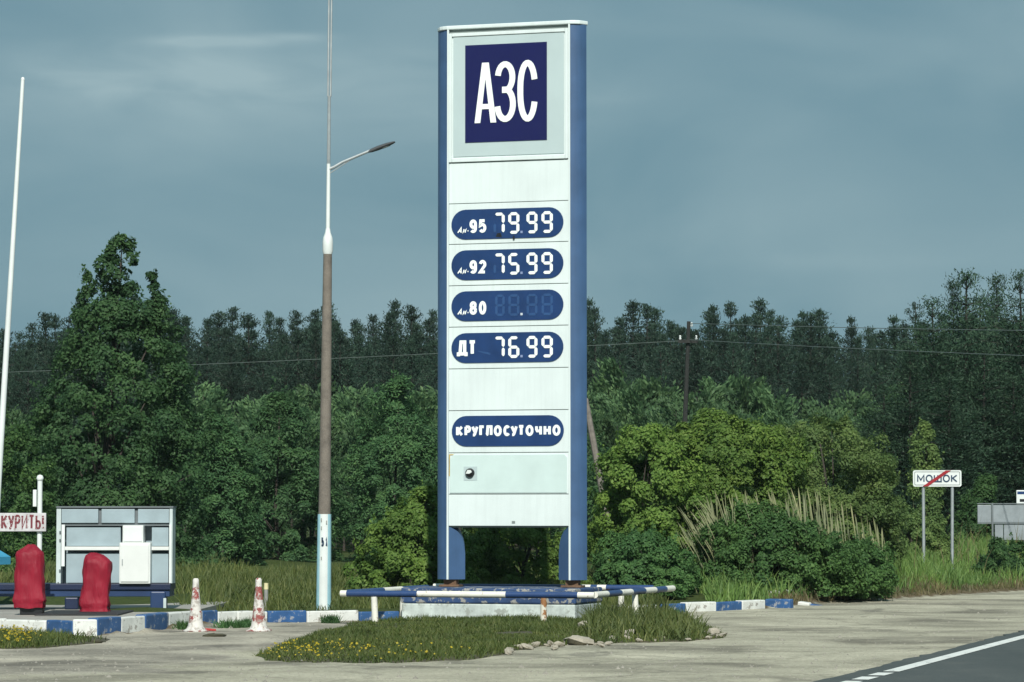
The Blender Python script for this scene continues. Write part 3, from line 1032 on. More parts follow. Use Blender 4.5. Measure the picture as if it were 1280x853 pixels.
# ------------------------------------------------------------------ grass
def blades(P, h, wd, rng, lean=0.35, bias=(0, 0)):
    n = len(P)
    a = rng.uniform(0, 2 * np.pi, n)
    side = np.stack([np.cos(a), np.sin(a) * .5, np.zeros(n)], 1)
    ln = np.stack([rng.normal(size=n) * lean + bias[0], rng.normal(size=n) * lean + bias[1], np.ones(n)], 1)
    ln /= np.linalg.norm(ln, axis=1, keepdims=True)
    h = h[:, None]
    wd = wd if np.ndim(wd) else np.full(n, wd)
    ws = side * wd[:, None] * .5
    mid = P + ln * h * .55
    tip = P + ln * h + np.stack([ln[:, 0], ln[:, 1], -0.25 * np.abs(ln[:, 0])], 1) * h * .35
    v = np.stack([P - ws, P + ws, mid + ws * .8, mid - ws * .8, tip], 1).reshape(-1, 3)
    b = np.arange(n) * 5
    return v, [np.stack([b, b + 1, b + 2, b + 3], 1), np.stack([b + 3, b + 2, b + 4], 1)]


def region_pts(n, xr, yr, rng, keep):
    out = []
    tot = 0
    while tot < n:
        x = rng.uniform(*xr, n)
        y = rng.uniform(*yr, n)
        k = keep(x, y)
        out.append(np.stack([x[k], y[k]], 1))
        tot += k.sum()
    return np.concatenate(out)[:n]


def vnoise(x, y, s, seed=0):
    """cheap smooth noise 0..1"""
    r = np.random.default_rng(seed)
    z = np.zeros_like(x)
    for k in range(6):
        a = r.uniform(0, 6.28)
        fq = s * r.uniform(.5, 2.2)
        z += np.sin((x * np.cos(a) + y * np.sin(a)) * fq + r.uniform(0, 6.28))
    return np.clip(z / 6 + .5, 0, 1)


def grass_patch(name, mat, n, xr, yr, keep, hlo, hhi, wd, seed, label, cat='grass', lean=.3, bias=(0, 0), zf=gh):
    rng = np.random.default_rng(seed)
    p = region_pts(n, xr, yr, rng, keep)
    z = zf(p[:, 0], p[:, 1])
    P = np.stack([p[:, 0], p[:, 1], z - .01], 1)
    h = rng.uniform(hlo, hhi, n) * (0.55 + 0.9 * vnoise(p[:, 0], p[:, 1], 2.0, seed))
    v, f = blades(P, h, wd, rng, lean, bias)
    o = link(name, np_mesh(name, v, f), M[mat])
    return tag(o, label, cat, kind='stuff')


XL = G(228, 770).x
grass_patch('tall_grass', 'grass_olive', 26000, (XL, 2.6), (50.6, 66), lambda x, y: y > line_y(x) + .28, .10, .30, .022, 61, 'olive meadow grass behind the kerb around the lamp post')
grass_patch('tall_grass', 'grass_olive', 12000, (-9.5, XL), (54.5, 66), lambda x, y: y > 54.5, .12, .35, .025, 62, 'olive grass behind the concrete apron at the left')
VX0 = G(985, 757).x
grass_patch('verge_grass', 'grass_verge', 46000, (3.4, 15.5), (54, 86), lambda x, y: (y > line_y(x) + .5 + .5 * vnoise(x, y, 3, 5)) & (((x - ROAD_A.x) * RN.x + (y - ROAD_A.y) * RN.y) < -2), .12, .46, .026, 63, 'tall green grass on the verge under the settlement sign')
grass_patch('dry_verge_grass', 'grass_brown', 5000, (4.6, 14.5), (54, 84), lambda x, y: (y > line_y(x) + .12) & (y < line_y(x) + 1.3 + 2.2 * vnoise(x, y, 1.2, 9)) & (((x - ROAD_A.x) * RN.x + (y - ROAD_A.y) * RN.y) < -2), .07, .26, .02, 64, 'short brownish dry grass along the gravel edge at the right')
grass_patch('verge_stalks', 'grass_brown', 260, (6.5, 15), (66, 84), lambda x, y: y > line_y(x) + 2.5, .6, 1.1, .018, 66, 'dry stalks standing in the green verge grass', lean=.2)


def reeds():
    rng = np.random.default_rng(65)
    V, Fq, o = [], [], 0
    for i in range(300):
        px = rng.uniform(842, 1104)
        d = rng.uniform(58.9, 60.6) if px < 1015 else rng.uniform(60.3, 61.3)
        if px < 880:
            ytip, ln = rng.uniform(622, 668), -rng.uniform(.45, .8)
        else:
            ytip, ln = rng.uniform(608, 664) + max(0, px - 1030) * .6, -rng.uniform(.02, .42) * (1 if px < 990 else .45)
        tip = W(px, ytip, d)
        g = float(gh(tip.x, d))
        h = tip.z - g
        base = np.array([tip.x - ln * h * .8, d, g])
        tipn = np.array(tip)
        midp = base * .45 + tipn * .55 + np.array([0, 0, .08 * h])
        wd = rng.uniform(.008, .016)
        plume = rng.uniform() < .55
        s = np.array([1, .3, 0]) * wd / 2
        tp = midp * .28 + tipn * .72 + np.array([0, 0, .02])
        ws = 2.2 if plume else .8
        V += [base - s, base + s, midp + s, midp - s, tp + s * ws, tp - s * ws, tipn]
        Fq.append((o, o + 1, o + 2, o + 3))
        Fq.append((o + 3, o + 2, o + 4, o + 5))
        Fq.append((o + 5, o + 4, o + 6, o + 6))
        o += 7
    me = bpy.data.meshes.new('dry_reeds')
    me.from_pydata([tuple(v) for v in V], [], [f if f[2] != f[3] else f[:3] for f in Fq])
    tag(link('dry_reeds', me, M['reed']), 'pale dry reed stalks leaning left between the bright and the dark bushes', 'reeds', kind='stuff')


reeds()


# ------------------------------------------------------------------ the grassy island in front of the pylon
ISL_PX = [(322, 822), (345, 827), (400, 828.5), (470, 829), (520, 828.5), (570, 826), (620, 821), (650, 812), (690, 808), (740, 806), (790, 804), (840, 803), (880, 800), (908, 796), (895, 790),
          (870, 783), (850, 777), (830, 771.5), (780, 770), (700, 772), (600, 774), (520, 777), (460, 780), (420, 787), (380, 798), (345, 812)]


def poly_smooth(pts, k=3, amp=0.06, seed=1):
    r = random.Random(seed)
    out = []
    n = len(pts)
    for i in range(n):
        p0, p1, p2, p3 = pts[i - 1], pts[i], pts[(i + 1) % n], pts[(i + 2) % n]
        for j in range(k):
            t = j / k
            q = 0.5 * ((2 * p1) + (p2 - p0) * t + (2 * p0 - 5 * p1 + 4 * p2 - p3) * t * t + (3 * p1 - p0 - 3 * p2 + p3) * t ** 3)
            out.append(q + Vector((r.uniform(-amp, amp), r.uniform(-amp, amp) * 3, 0)))
    return out


def island(name, px_pts, hmax, seed, amp):
    pts = poly_smooth([G(*p) for p in px_pts], 4, amp, seed)
    cen = sum(pts, Vector()) / len(pts)
    rings = ((1.0, -0.01), (.985, .025), (.95, .05), (.88, .07), (.7, .09), (.4, .1), (.1, .1))
    n = len(pts)
    vs_ = []
    for s, z in rings:
        for p in pts:
            q = cen + (p - cen) * s
            vs_.append((q.x, q.y, z / .1 * hmax))
    vs_.append((cen.x, cen.y, hmax))
    fs = []
    for i in range(len(rings) - 1):
        for k in range(n):
            fs.append((i * n + k, i * n + (k + 1) % n, (i + 1) * n + (k + 1) % n, (i + 1) * n + k))
    for k in range(n):
        fs.append(((len(rings) - 1) * n + k, (len(rings) - 1) * n + (k + 1) % n, len(vs_) - 1))
    o = MB().add(vs_, fs).build(name, M['sod'], smooth=True)
    tag(o, kind='structure')
    return np.array(vs_), np.array([f for f in fs if len(f) == 4]), pts, cen


def scatter_on(vs_, fs, n, rng):
    a, b, c, d = (vs_[fs[:, i]] for i in range(4))
    area = np.linalg.norm(np.cross(c - a, d - b), axis=1) / 2
    k = rng.choice(len(fs), n, p=area / area.sum())
    u, v = rng.uniform(0, 1, n)[:, None], rng.uniform(0, 1, n)[:, None]
    return (a[k] * (1 - u) + b[k] * u) * (1 - v) + (d[k] * (1 - u) + c[k] * u) * v


def island_all():
    rng = np.random.default_rng(70)
    v, f, pts, cen = island('grass_island', ISL_PX, .05, 5, .05)
    n = 62000
    P = scatter_on(v, f, n, rng)
    h = rng.uniform(.03, .10, n) * (.5 + vnoise(P[:, 0], P[:, 1], 2.2, 3))
    vv, ff = blades(P - np.array([0, 0, .01]), h, .014, rng, .45)
    tag(link('island_grass', np_mesh('island_grass', vv, ff), M['grass_isl']), 'short green grass covering the island in front of the price pylon', 'grass', kind='stuff')
    # taller weeds towards the right end and round the plinth
    P = scatter_on(v, f, 30000, rng)
    px = P[:, 0] / P[:, 1] * F + 640
    k = (P[:, 1] > 40) & ((px > 735) & (px < 880)) & (rng.uniform(size=len(P)) < .6)
    P = P[k]
    h = rng.uniform(.10, .27, len(P)) * (.5 + vnoise(P[:, 0], P[:, 1], 3, 8))
    vv, ff = blades(P, h, .02, rng, .4)
    tag(link('island_weeds', np_mesh('island_weeds', vv, ff), M['grass_olive']), 'taller weeds at the right end of the island and round the plinth', 'weeds', kind='stuff')
    # yellow flowers, dense at the left tip and thinning along the front
    P = scatter_on(v, f, 60000, rng)
    px = P[:, 0] / P[:, 1] * F + 640
    py = 645 + 1.55 * F / P[:, 1]
    dens = np.exp(-((px - 375) / 50) ** 2) * (py > 806) + .32 * np.exp(-((px - 490) / 85) ** 2) * (py > 811) + .04 * (px < 700) * (py > 812)
    k = rng.uniform(size=len(P)) < dens * .11 * (vnoise(P[:, 0], P[:, 1], 5, 4) > .45)
    P = P[k] + np.array([0, 0, 1]) * rng.uniform(.04, .10, (k.sum(), 1))
    nn = np.tile([0, -.5, 1.0], (len(P), 1)) + rng.normal(size=(len(P), 3)) * .4
    vv, ff = leaf_cards(P, nn, .028, .9, rng)
    tag(link('yellow_flowers', np_mesh('yellow_flowers', vv, [ff]), M['yellow_petal']), 'small yellow flowers at the left tip and front edge of the grass island', 'flowers', kind='stuff')
    # whitish rubble along the front right edge
    r = random.Random(77)
    shapes = []
    for q in range(5):
        ico = MB()
        rr = random.Random(90 + q)
        vs_ = []
        fs = []
        nu, nv = 8, 5
        for j in range(nv + 1):
            th = math.pi * j / nv
            for i in range(nu):
                a = 2 * math.pi * i / nu
                k_ = rr.uniform(.75, 1.15)
                vs_.append((math.sin(th) * math.cos(a) * k_, math.sin(th) * math.sin(a) * k_, math.cos(th) * k_))
        for j in range(nv):
            for i in range(nu):
                fs.append((j * nu + i, j * nu + (i + 1) % nu, (j + 1) * nu + (i + 1) % nu, (j + 1) * nu + i))
        me = bpy.data.meshes.new('stone')
        me.from_pydata(vs_, [], fs)
        me.materials.append(M['stone'])
        shapes.append(me)
    big = [(722, 806, .23, 'largest flat whitish stone at the front edge of the grass island'), (735, 790, .12, 'upright pale stone in the weeds behind the largest flat stone'),
           (786, 801, .11, 'rounded whitish stone right of the largest flat stone'), (893, 797, .09, 'pale stone at the right tip of the grass island')]
    for px, py, s, lab in big:
        o = bpy.data.objects.new('stone', shapes[r.randrange(5)])
        p = G(px, py)
        o.location = (p.x, p.y, .03 if s > .2 else .06)
        o.scale = (s * 1.3, s, s * (.35 if s > .2 else .75))
        o.rotation_euler = (r.uniform(-.2, .2), r.uniform(-.2, .2), r.uniform(0, 6))
        C.objects.link(o)
        tag(o, lab, 'stone', 'rubble along the grass island')
    edge = [(655, 813), (668, 810), (684, 809), (700, 812), (745, 808), (757, 806), (768, 803), (778, 805), (800, 804), (812, 801), (824, 803), (836, 800), (850, 799), (862, 801), (874, 798), (884, 799), (903, 798), (640, 817), (762, 795), (796, 794), (776, 797), (842, 794), (812, 792)]
    for px, py in edge * 2:
        p = G(px + r.uniform(-7, 7), py + r.uniform(-3, 2))
        s = r.uniform(.025, .065)
        o = bpy.data.objects.new('stone', shapes[r.randrange(5)])
        o.location = (p.x, p.y, s * .3 + .02)
        o.scale = (s * 1.5, s, s * .55)
        o.rotation_euler = (r.uniform(-.4, .4), r.uniform(-.4, .4), r.uniform(0, 6))
        C.objects.link(o)
        tag(o, 'small pale rubble stone along the front right edge of the grass island', 'stone', 'rubble along the grass island')
    # gravel grains on the yard
    rng = np.random.default_rng(71)
    n = 5000
    d = 1 / rng.uniform(1 / 62, 1 / 29.5, n)
    x = rng.uniform(-.175, .175, n) * d
    ok = (d < line_y(x) - .1) & (((x - ROAD_A.x) * RN.x + (d - ROAD_A.y) * RN.y) < -.3)
    x, d = x[ok], d[ok]
    n = len(x)
    s = rng.gamma(1.2, .005, n) + .004
    tet = np.array([[1, 0, 0], [-.5, .87, 0], [-.5, -.87, 0], [0, 0, .9], [.5, .5, .5]])
    ang = rng.uniform(0, 6.28, n)
    ca, sa = np.cos(ang), np.sin(ang)
    tv = tet[:4][None] * s[:, None, None]
    X = tv[..., 0] * ca[:, None] - tv[..., 1] * sa[:, None] + x[:, None]
    Y = tv[..., 0] * sa[:, None] + tv[..., 1] * ca[:, None] + d[:, None]
    Z = tv[..., 2]
    vv = np.stack([X, Y, Z], -1).reshape(-1, 3)
    b = np.arange(n) * 4
    ff = np.concatenate([np.stack([b, b + 1, b + 3], 1), np.stack([b + 1, b + 2, b + 3], 1), np.stack([b + 2, b, b + 3], 1)])
    tag(link('loose_gravel', np_mesh('loose_gravel', vv, [ff]), M['pebble']), 'loose pebbles scattered over the gravel yard', 'gravel', kind='stuff')
    # weed strip in front of the left kerb, with flowers
    rng = np.random.default_rng(72)
    v, f, pts, cen = island('weed_bed', [(-90, 806), (-20, 811), (40, 811), (80, 808), (130, 803), (132, 799), (90, 799), (60, 797.5), (0, 795), (-90, 792)], .035, 6, .03)
    n = 9000
    P = scatter_on(v, f, n, rng)
    px = P[:, 0] / P[:, 1] * F + 640
    k = rng.uniform(size=n) < np.clip((120 - px) / 60, .08, 1)
    P = P[k]
    vv, ff = blades(P, rng.uniform(.03, .15, len(P)), .014, rng, .6)
    tag(link('kerb_weeds', np_mesh('kerb_weeds', vv, ff), M['grass_isl']), 'low weeds in front of the kerb at the left edge', 'weeds', kind='stuff')
    P = scatter_on(v, f, 3500, rng)
    px = P[:, 0] / P[:, 1] * F + 640
    k = rng.uniform(size=len(P)) < .26 * np.exp(-((px - 22) / 22) ** 2) + .02 * (px < 60)
    P = P[k] + np.array([0, 0, 1]) * rng.uniform(.06, .14, (k.sum(), 1))
    vv, ff = leaf_cards(P, np.tile([0, -.5, 1.0], (len(P), 1)) + rng.normal(size=(len(P), 3)) * .4, .032, .9, rng)
    tag(link('yellow_flowers', np_mesh('yellow_flowers', vv, [ff]), M['yellow_petal']), 'small yellow flowers in the weeds below the left kerb', 'flowers', kind='stuff')
    # tufts growing at the foot of the kerb
    for i, (px, py, wpx, lab) in enumerate(((232, 787, 12, 'dark green weed tuft left of the left traffic cone'), (288, 785, 20, 'dark green weed tuft between the two traffic cones'),
                                       (307, 784, 9, 'small weed tuft just left of the right traffic cone'), (413, 779, 12, 'dark weed tuft at the foot of the lamp post kerb'), (836, 770, 14, 'weed tuft at the end of the guard rail'))):
        c = G(px, py)
        n = 420
        q = rng.normal(size=(n, 2)) * np.array([wpx / 85 * .42, .08])
        P = np.stack([c.x + q[:, 0], c.y + q[:, 1], np.zeros(n)], 1)
        vv, ff = blades(P, rng.uniform(.05, .17, n), .016, rng, .6)
        tag(link('weed_tuft', np_mesh('weed_tuft', vv, ff), M['lf_mid']), lab, 'weed', 'weed tufts at the kerb', 'stuff')
    # dried sods lying on the gravel
    for px, py, wpx, lab in ((268, 796, 26, 'flat dark clod of earth on the gravel below the left traffic cone'), (120, 804, 14, 'dark clod of earth at the right end of the weed bed')):
        c = G(px, py)
        o = bpy.data.objects.new('earth_clod', shapes[1].copy())
        o.data.materials.clear()
        o.data.materials.append(M['sod'])
        o.location = (c.x, c.y, .01)
        o.scale = (wpx / 85 * .55, .12, .035)
        C.objects.link(o)
        tag(o, lab, 'clod')


island_all()


# ------------------------------------------------------------------ kerbs
def kerbs():
    def kerb_run(root, pts, colours, htop):
        for i, colr in enumerate(colours):
            a, b = pts[i], pts[i + 1]
            if colr is None:
                continue
            dvec = (b - a)
            ln = dvec.length
            dr = dvec.normalized()
            nr = Vector((-dr.y, dr.x, 0))
            h = htop[i] + rnd.uniform(-.012, .012)
            o = MB().box((0.006, 0, -.12), (ln - .006, .16, h)).build('kerb_block', M['kerb_white' if colr == 'w' else 'kerb_blue'], root, bevel=.018)
            o.location = a - root.location
            o.rotation_euler = (rnd.uniform(-.03, .03), 0, math.atan2(dr.y, dr.x))
    P = lambda l: [G(*q) for q in l]
    lpts = P([(-150, 787), (-92, 789), (-60, 790.5), (0, 792), (57, 793.5), (90, 795.5), (122, 795.5), (152, 793), (182, 790.5), (211, 787), (241, 784.5), (254, 783), (273, 781.5), (297, 780.3), (319, 779.5), (335, 779), (384, 778), (449, 776.5), (500, 775.5)])
    root = empty('kerb', lpts[0], 0, 'blue and white painted kerb along the left apron and the lamp post', 'kerb', kind='structure')
    kerb_run(root, lpts, ['b', 'w', 'w', 'w', 'b', 'w', 'b', 'w', 'b', 'w', 'w', 'b', 'w', 'w', 'w', 'b', 'w', 'b'],
             [.2, .2, .2, .2, .21, .235, .24, .235, .235, .23, .215, .21, .2, .19, .18, .175, .165, .15])
    rpts = P([(770, 768), (790, 767.5), (826, 766.5), (858, 765.2), (896, 764), (928, 762.3), (957, 761)])
    root = empty('kerb', rpts[0], 0, 'blue and white painted kerb right of the price pylon', 'kerb', kind='structure')
    kerb_run(root, rpts, ['w', 'w', 'b', 'w', 'b', 'w'], [.14, .14, .145, .15, .15, .15])
    # last displaced blocks
    for (px, py), ln, rz, tilt, m, z in (((956, 760), .48, -.5, .0, 'kerb_blue', .02), ((962, 755), .52, .42, -.06, 'kerb_white', .1), ((996, 757), .22, -.4, .12, 'kerb_white', -.06), ((1006, 757), .3, -.25, .15, 'kerb_blue', -.09)):
        c = G(px, py)
        o = MB().box((0, 0, -.1), (ln, .16, .13)).build('kerb_block', M[m], root, bevel=.02)
        o.location = c - root.location + Vector((0, 0, z))
        o.rotation_euler = (.05, tilt, rz)
        o['label'] = 'displaced kerb block at the end of the row'
    # apron behind the left kerb
    ap = []
    for i in range(11):
        t = (lpts[i + 1] - lpts[max(i - 1, 0)]).normalized()
        ap.append(lpts[i] + Vector((-t.y, t.x, 0)) * .15)
    poly = [(p.x, p.y) for p in ap] + [(ap[-1].x + .15, 57), (ap[0].x - 3, 57), (ap[0].x - 3, ap[0].y)]
    tag(MB().prism_z(poly, -.1, .195).build('apron', M['slab']), kind='structure')


kerbs()

# ------------------------------------------------------------------ price pylon
SD = 49.3
SA = R(-17.5)
SO = Vector(((636 - 640) / F * SD, SD, 0))
SU = Vector((math.cos(SA), math.sin(SA), 0))
SN = Vector((math.sin(SA), -math.cos(SA), 0))


def SL(px, py, v=0.0):
    """photo pixel -> (u, z) on the sign plane, v metres behind it"""
    r = ray(px, py)
    o = Vector((0, 0, CAMH))
    p0 = SO - SN * v
    t = (p0 - o).dot(SN) / r.dot(SN)
    p = o + r * t
    return (p - p0).dot(SU), p.z


def arc(cx, cy, rx, ry, a0, a1, n=12):
    return [(cx + rx * math.cos(R(t)), cy + ry * math.sin(R(t))) for t in np.linspace(a0, a1, n)]


GLYPH = {   # width in heights, strokes on the unit box
    'К': (.82, [[(0, 0), (0, 1)], [(1, 1), (.12, .5)], [(.2, .55), (1, 0)]]), 'Р': (.74, [[(0, 0), (0, 1)], [(0, 1), (.55, 1)] + arc(.55, .72, .45, .28, 90, -90)[1:] + [(0, .44)]]),
    'У': (.84, [[(0, 1), (.54, .34)], [(1, 1), (.5, .12), (.34, 0), (.1, 0)]]), 'Г': (.64, [[(0, 0), (0, 1), (1, 1)]]),
    'Л': (.86, [[(0, 0), (.18, .08), (.3, 1), (1, 1), (1, 0)]]), 'О': (.92, [arc(.5, .5, .5, .5, 0, 360, 25)]), 'С': (.82, [arc(.5, .5, .5, .5, 42, 318, 18)]),
    'Т': (.78, [[(0, 1), (1, 1)], [(.5, 1), (.5, 0)]]), 'Ч': (.76, [[(0, 1), (0, .62), (.18, .44), (1, .44)], [(1, 1), (1, 0)]]),
    'Н': (.82, [[(0, 0), (0, 1)], [(1, 0), (1, 1)], [(0, .5), (1, .5)]]), 'И': (.84, [[(0, 1), (0, 0), (1, 1), (1, 0)]]),
    'Ь': (.72, [[(0, 1), (0, 0), (.55, 0)] + arc(.55, .28, .45, .28, -90, 90)[1:] + [(0, .56)]]), '!': (.22, [[(.5, 1), (.5, .34)], [(.5, .1), (.5, 0)]]),
    'Е': (.66, [[(1, 1), (0, 1), (0, 0), (1, 0)], [(0, .5), (.85, .5)]]), 'М': (.98, [[(0, 0), (0, 1), (.5, .25), (1, 1), (1, 0)]]),
    'Ш': (1.05, [[(0, 1), (0, 0), (1, 0), (1, 1)], [(.5, 0), (.5, 1)]]), 'Д': (.95, [[(-.06, -.2), (-.06, 0), (1.06, 0), (1.06, -.2)], [(.18, 0), (.32, 1), (.86, 1), (.86, 0)]]),
    'А': (.84, [[(0, 0), (.5, 1), (1, 0)], [(.2, .32), (.8, .32)]]), 'и': (.6, [[(0, .66), (0, 0), (1, .66), (1, 0)]]), 'н': (.56, [[(0, 0), (0, .66)], [(1, 0), (1, .66)], [(0, .33), (1, .33)]]),
    '-': (.34, [[(0, .33), (1, .33)]]), ' ': (.3, []),
    '9': (.62, [arc(.5, .7, .5, .3, 0, 360, 21), [(1, .7), (1, .3)] + arc(.5, .28, .5, .28, 0, -140, 10)]), '8': (.62, [arc(.5, .76, .44, .24, 0, 360, 19), arc(.5, .26, .5, .26, 0, 360, 21)]),
    '5': (.62, [[(.95, 1), (.1, 1), (.02, .55)] + arc(.46, .32, .54, .32, 125, -145, 14)]), '2': (.62, [arc(.5, .7, .5, .3, 165, -20, 12) + [(0, 0), (1, 0)]]),
    '0': (.62, [arc(.5, .5, .5, .5, 0, 360, 25)]), '1': (.32, [[(0, .75), (1, 1), (1, 0)]])}


KERN = {'ГЛ': -.22, 'СУ': -.24, 'УТ': -.22, 'ТО': -.1, 'УГ': -.12, 'РУ': -.2, 'КР': -.04, 'ЛО': -.04, 'ДТ': -.1, 'КУ': -.06, 'УР': -.06}


def text_mesh(body, width, height, mat, name, parent, loc, bold=.16, shear=0.0, depth=.005):
    """lettering on the local XZ plane facing -Y, one object per letter (one object only for tiny words); bold is the stroke as a share of the height"""
    gap = bold * .85
    kern = [KERN.get(body[i:i + 2], 0) for i in range(len(body) - 1)] + [0]
    adv = sum(GLYPH[c][0] + bold * .6 for c in body) + gap * (len(body) - 1) + sum(kern)
    k = width / adv
    x = 0
    th = bold * height
    mb = MB()
    for c, kn in zip(body, kern):
        wv, st = GLYPH[c]
        wv = wv + bold * .6
        for q, pl in enumerate(st):
            pts = [(th / 2 + (x * k) + px * max(wv * k - th, .001) + shear * height * pz, th / 2 + pz * (height - th)) for px, pz in pl]
            stroke(mb, pts, th, -depth / 2 - q * .0002, depth / 2)
        x += wv + gap + kn
        if name == 'letter' and mb.v:
            mb.build(name, mat, parent, loc=loc)
            mb = MB()
    if mb.v:
        return mb.build(name, mat, parent, loc=loc)


def stroke(mb, pts, wd, y0, y1):
    """thick flat stroke along 2-D points (x, z)"""
    pts = [Vector(p) for p in pts]
    L, Rr = [], []
    n = len(pts)
    for i, p in enumerate(pts):
        if i == 0:
            t = (pts[1] - p).normalized()
            m = Vector((-t.y, t.x))
            s = 1
        elif i == n - 1:
            t = (p - pts[-2]).normalized()
            m = Vector((-t.y, t.x))
            s = 1
        else:
            a = (p - pts[i - 1]).normalized()
            b = (pts[i + 1] - p).normalized()
            m = (Vector((-a.y, a.x)) + Vector((-b.y, b.x))).normalized()
            s = 1 / max(.5, m.dot(Vector((-a.y, a.x))))
        L.append(p + m * wd / 2 * s)
        Rr.append(p - m * wd / 2 * s)
    for i in range(n - 1):
        q = [L[i], Rr[i], Rr[i + 1], L[i + 1]]
        vs_ = [(a.x, y0, a.y) for a in q] + [(a.x, y1, a.y) for a in q]
        mb.add(vs_, [(0, 1, 2, 3), (7, 6, 5, 4), (0, 4, 5, 1), (1, 5, 6, 2), (2, 6, 7, 3), (3, 7, 4, 0)])


def pill(u0, u1, z0, z1, n=14):
    r = (z1 - z0) / 2
    zc = (z0 + z1) / 2
    a = [(u1 - r + r * math.cos(t), zc + r * math.sin(t)) for t in np.linspace(-math.pi / 2, math.pi / 2, n)]
    b = [(u0 + r + r * math.cos(t), zc + r * math.sin(t)) for t in np.linspace(math.pi / 2, 3 * math.pi / 2, n)]
    return a + b


SEG = {'a': ((0, 1), (1, 1)), 'b': ((1, 1), (1, .5)), 'c': ((1, .5), (1, 0)), 'd': ((0, 0), (1, 0)), 'e': ((0, 0), (0, .5)), 'f': ((0, .5), (0, 1)), 'g': ((0, .5), (1, .5))}
DIG = {'7': 'abc', '9': 'abcdfg', '5': 'acdfg', '6': 'acdefg', '8': 'abcdefg'}


def segs(mb, keys, u, z, wd, ht, th, y0, y1):
    th = th
    for k in keys:
        (ax, az), (bx, bz) = SEG[k]
        a = Vector((u + th / 2 + ax * (wd - th), z + th / 2 + az * (ht - th)))
        b = Vector((u + th / 2 + bx * (wd - th), z + th / 2 + bz * (ht - th)))
        t = (b - a).normalized()
        m = Vector((-t.y, t.x))
        a2, b2 = a + t * .004, b - t * .004
        h = th / 2
        poly = [a2, a2 + t * h + m * -h, b2 - t * h + m * -h, b2, b2 - t * h + m * h, a2 + t * h + m * h]
        mb.prism_y([(p.x, p.y) for p in poly], y0, y1)


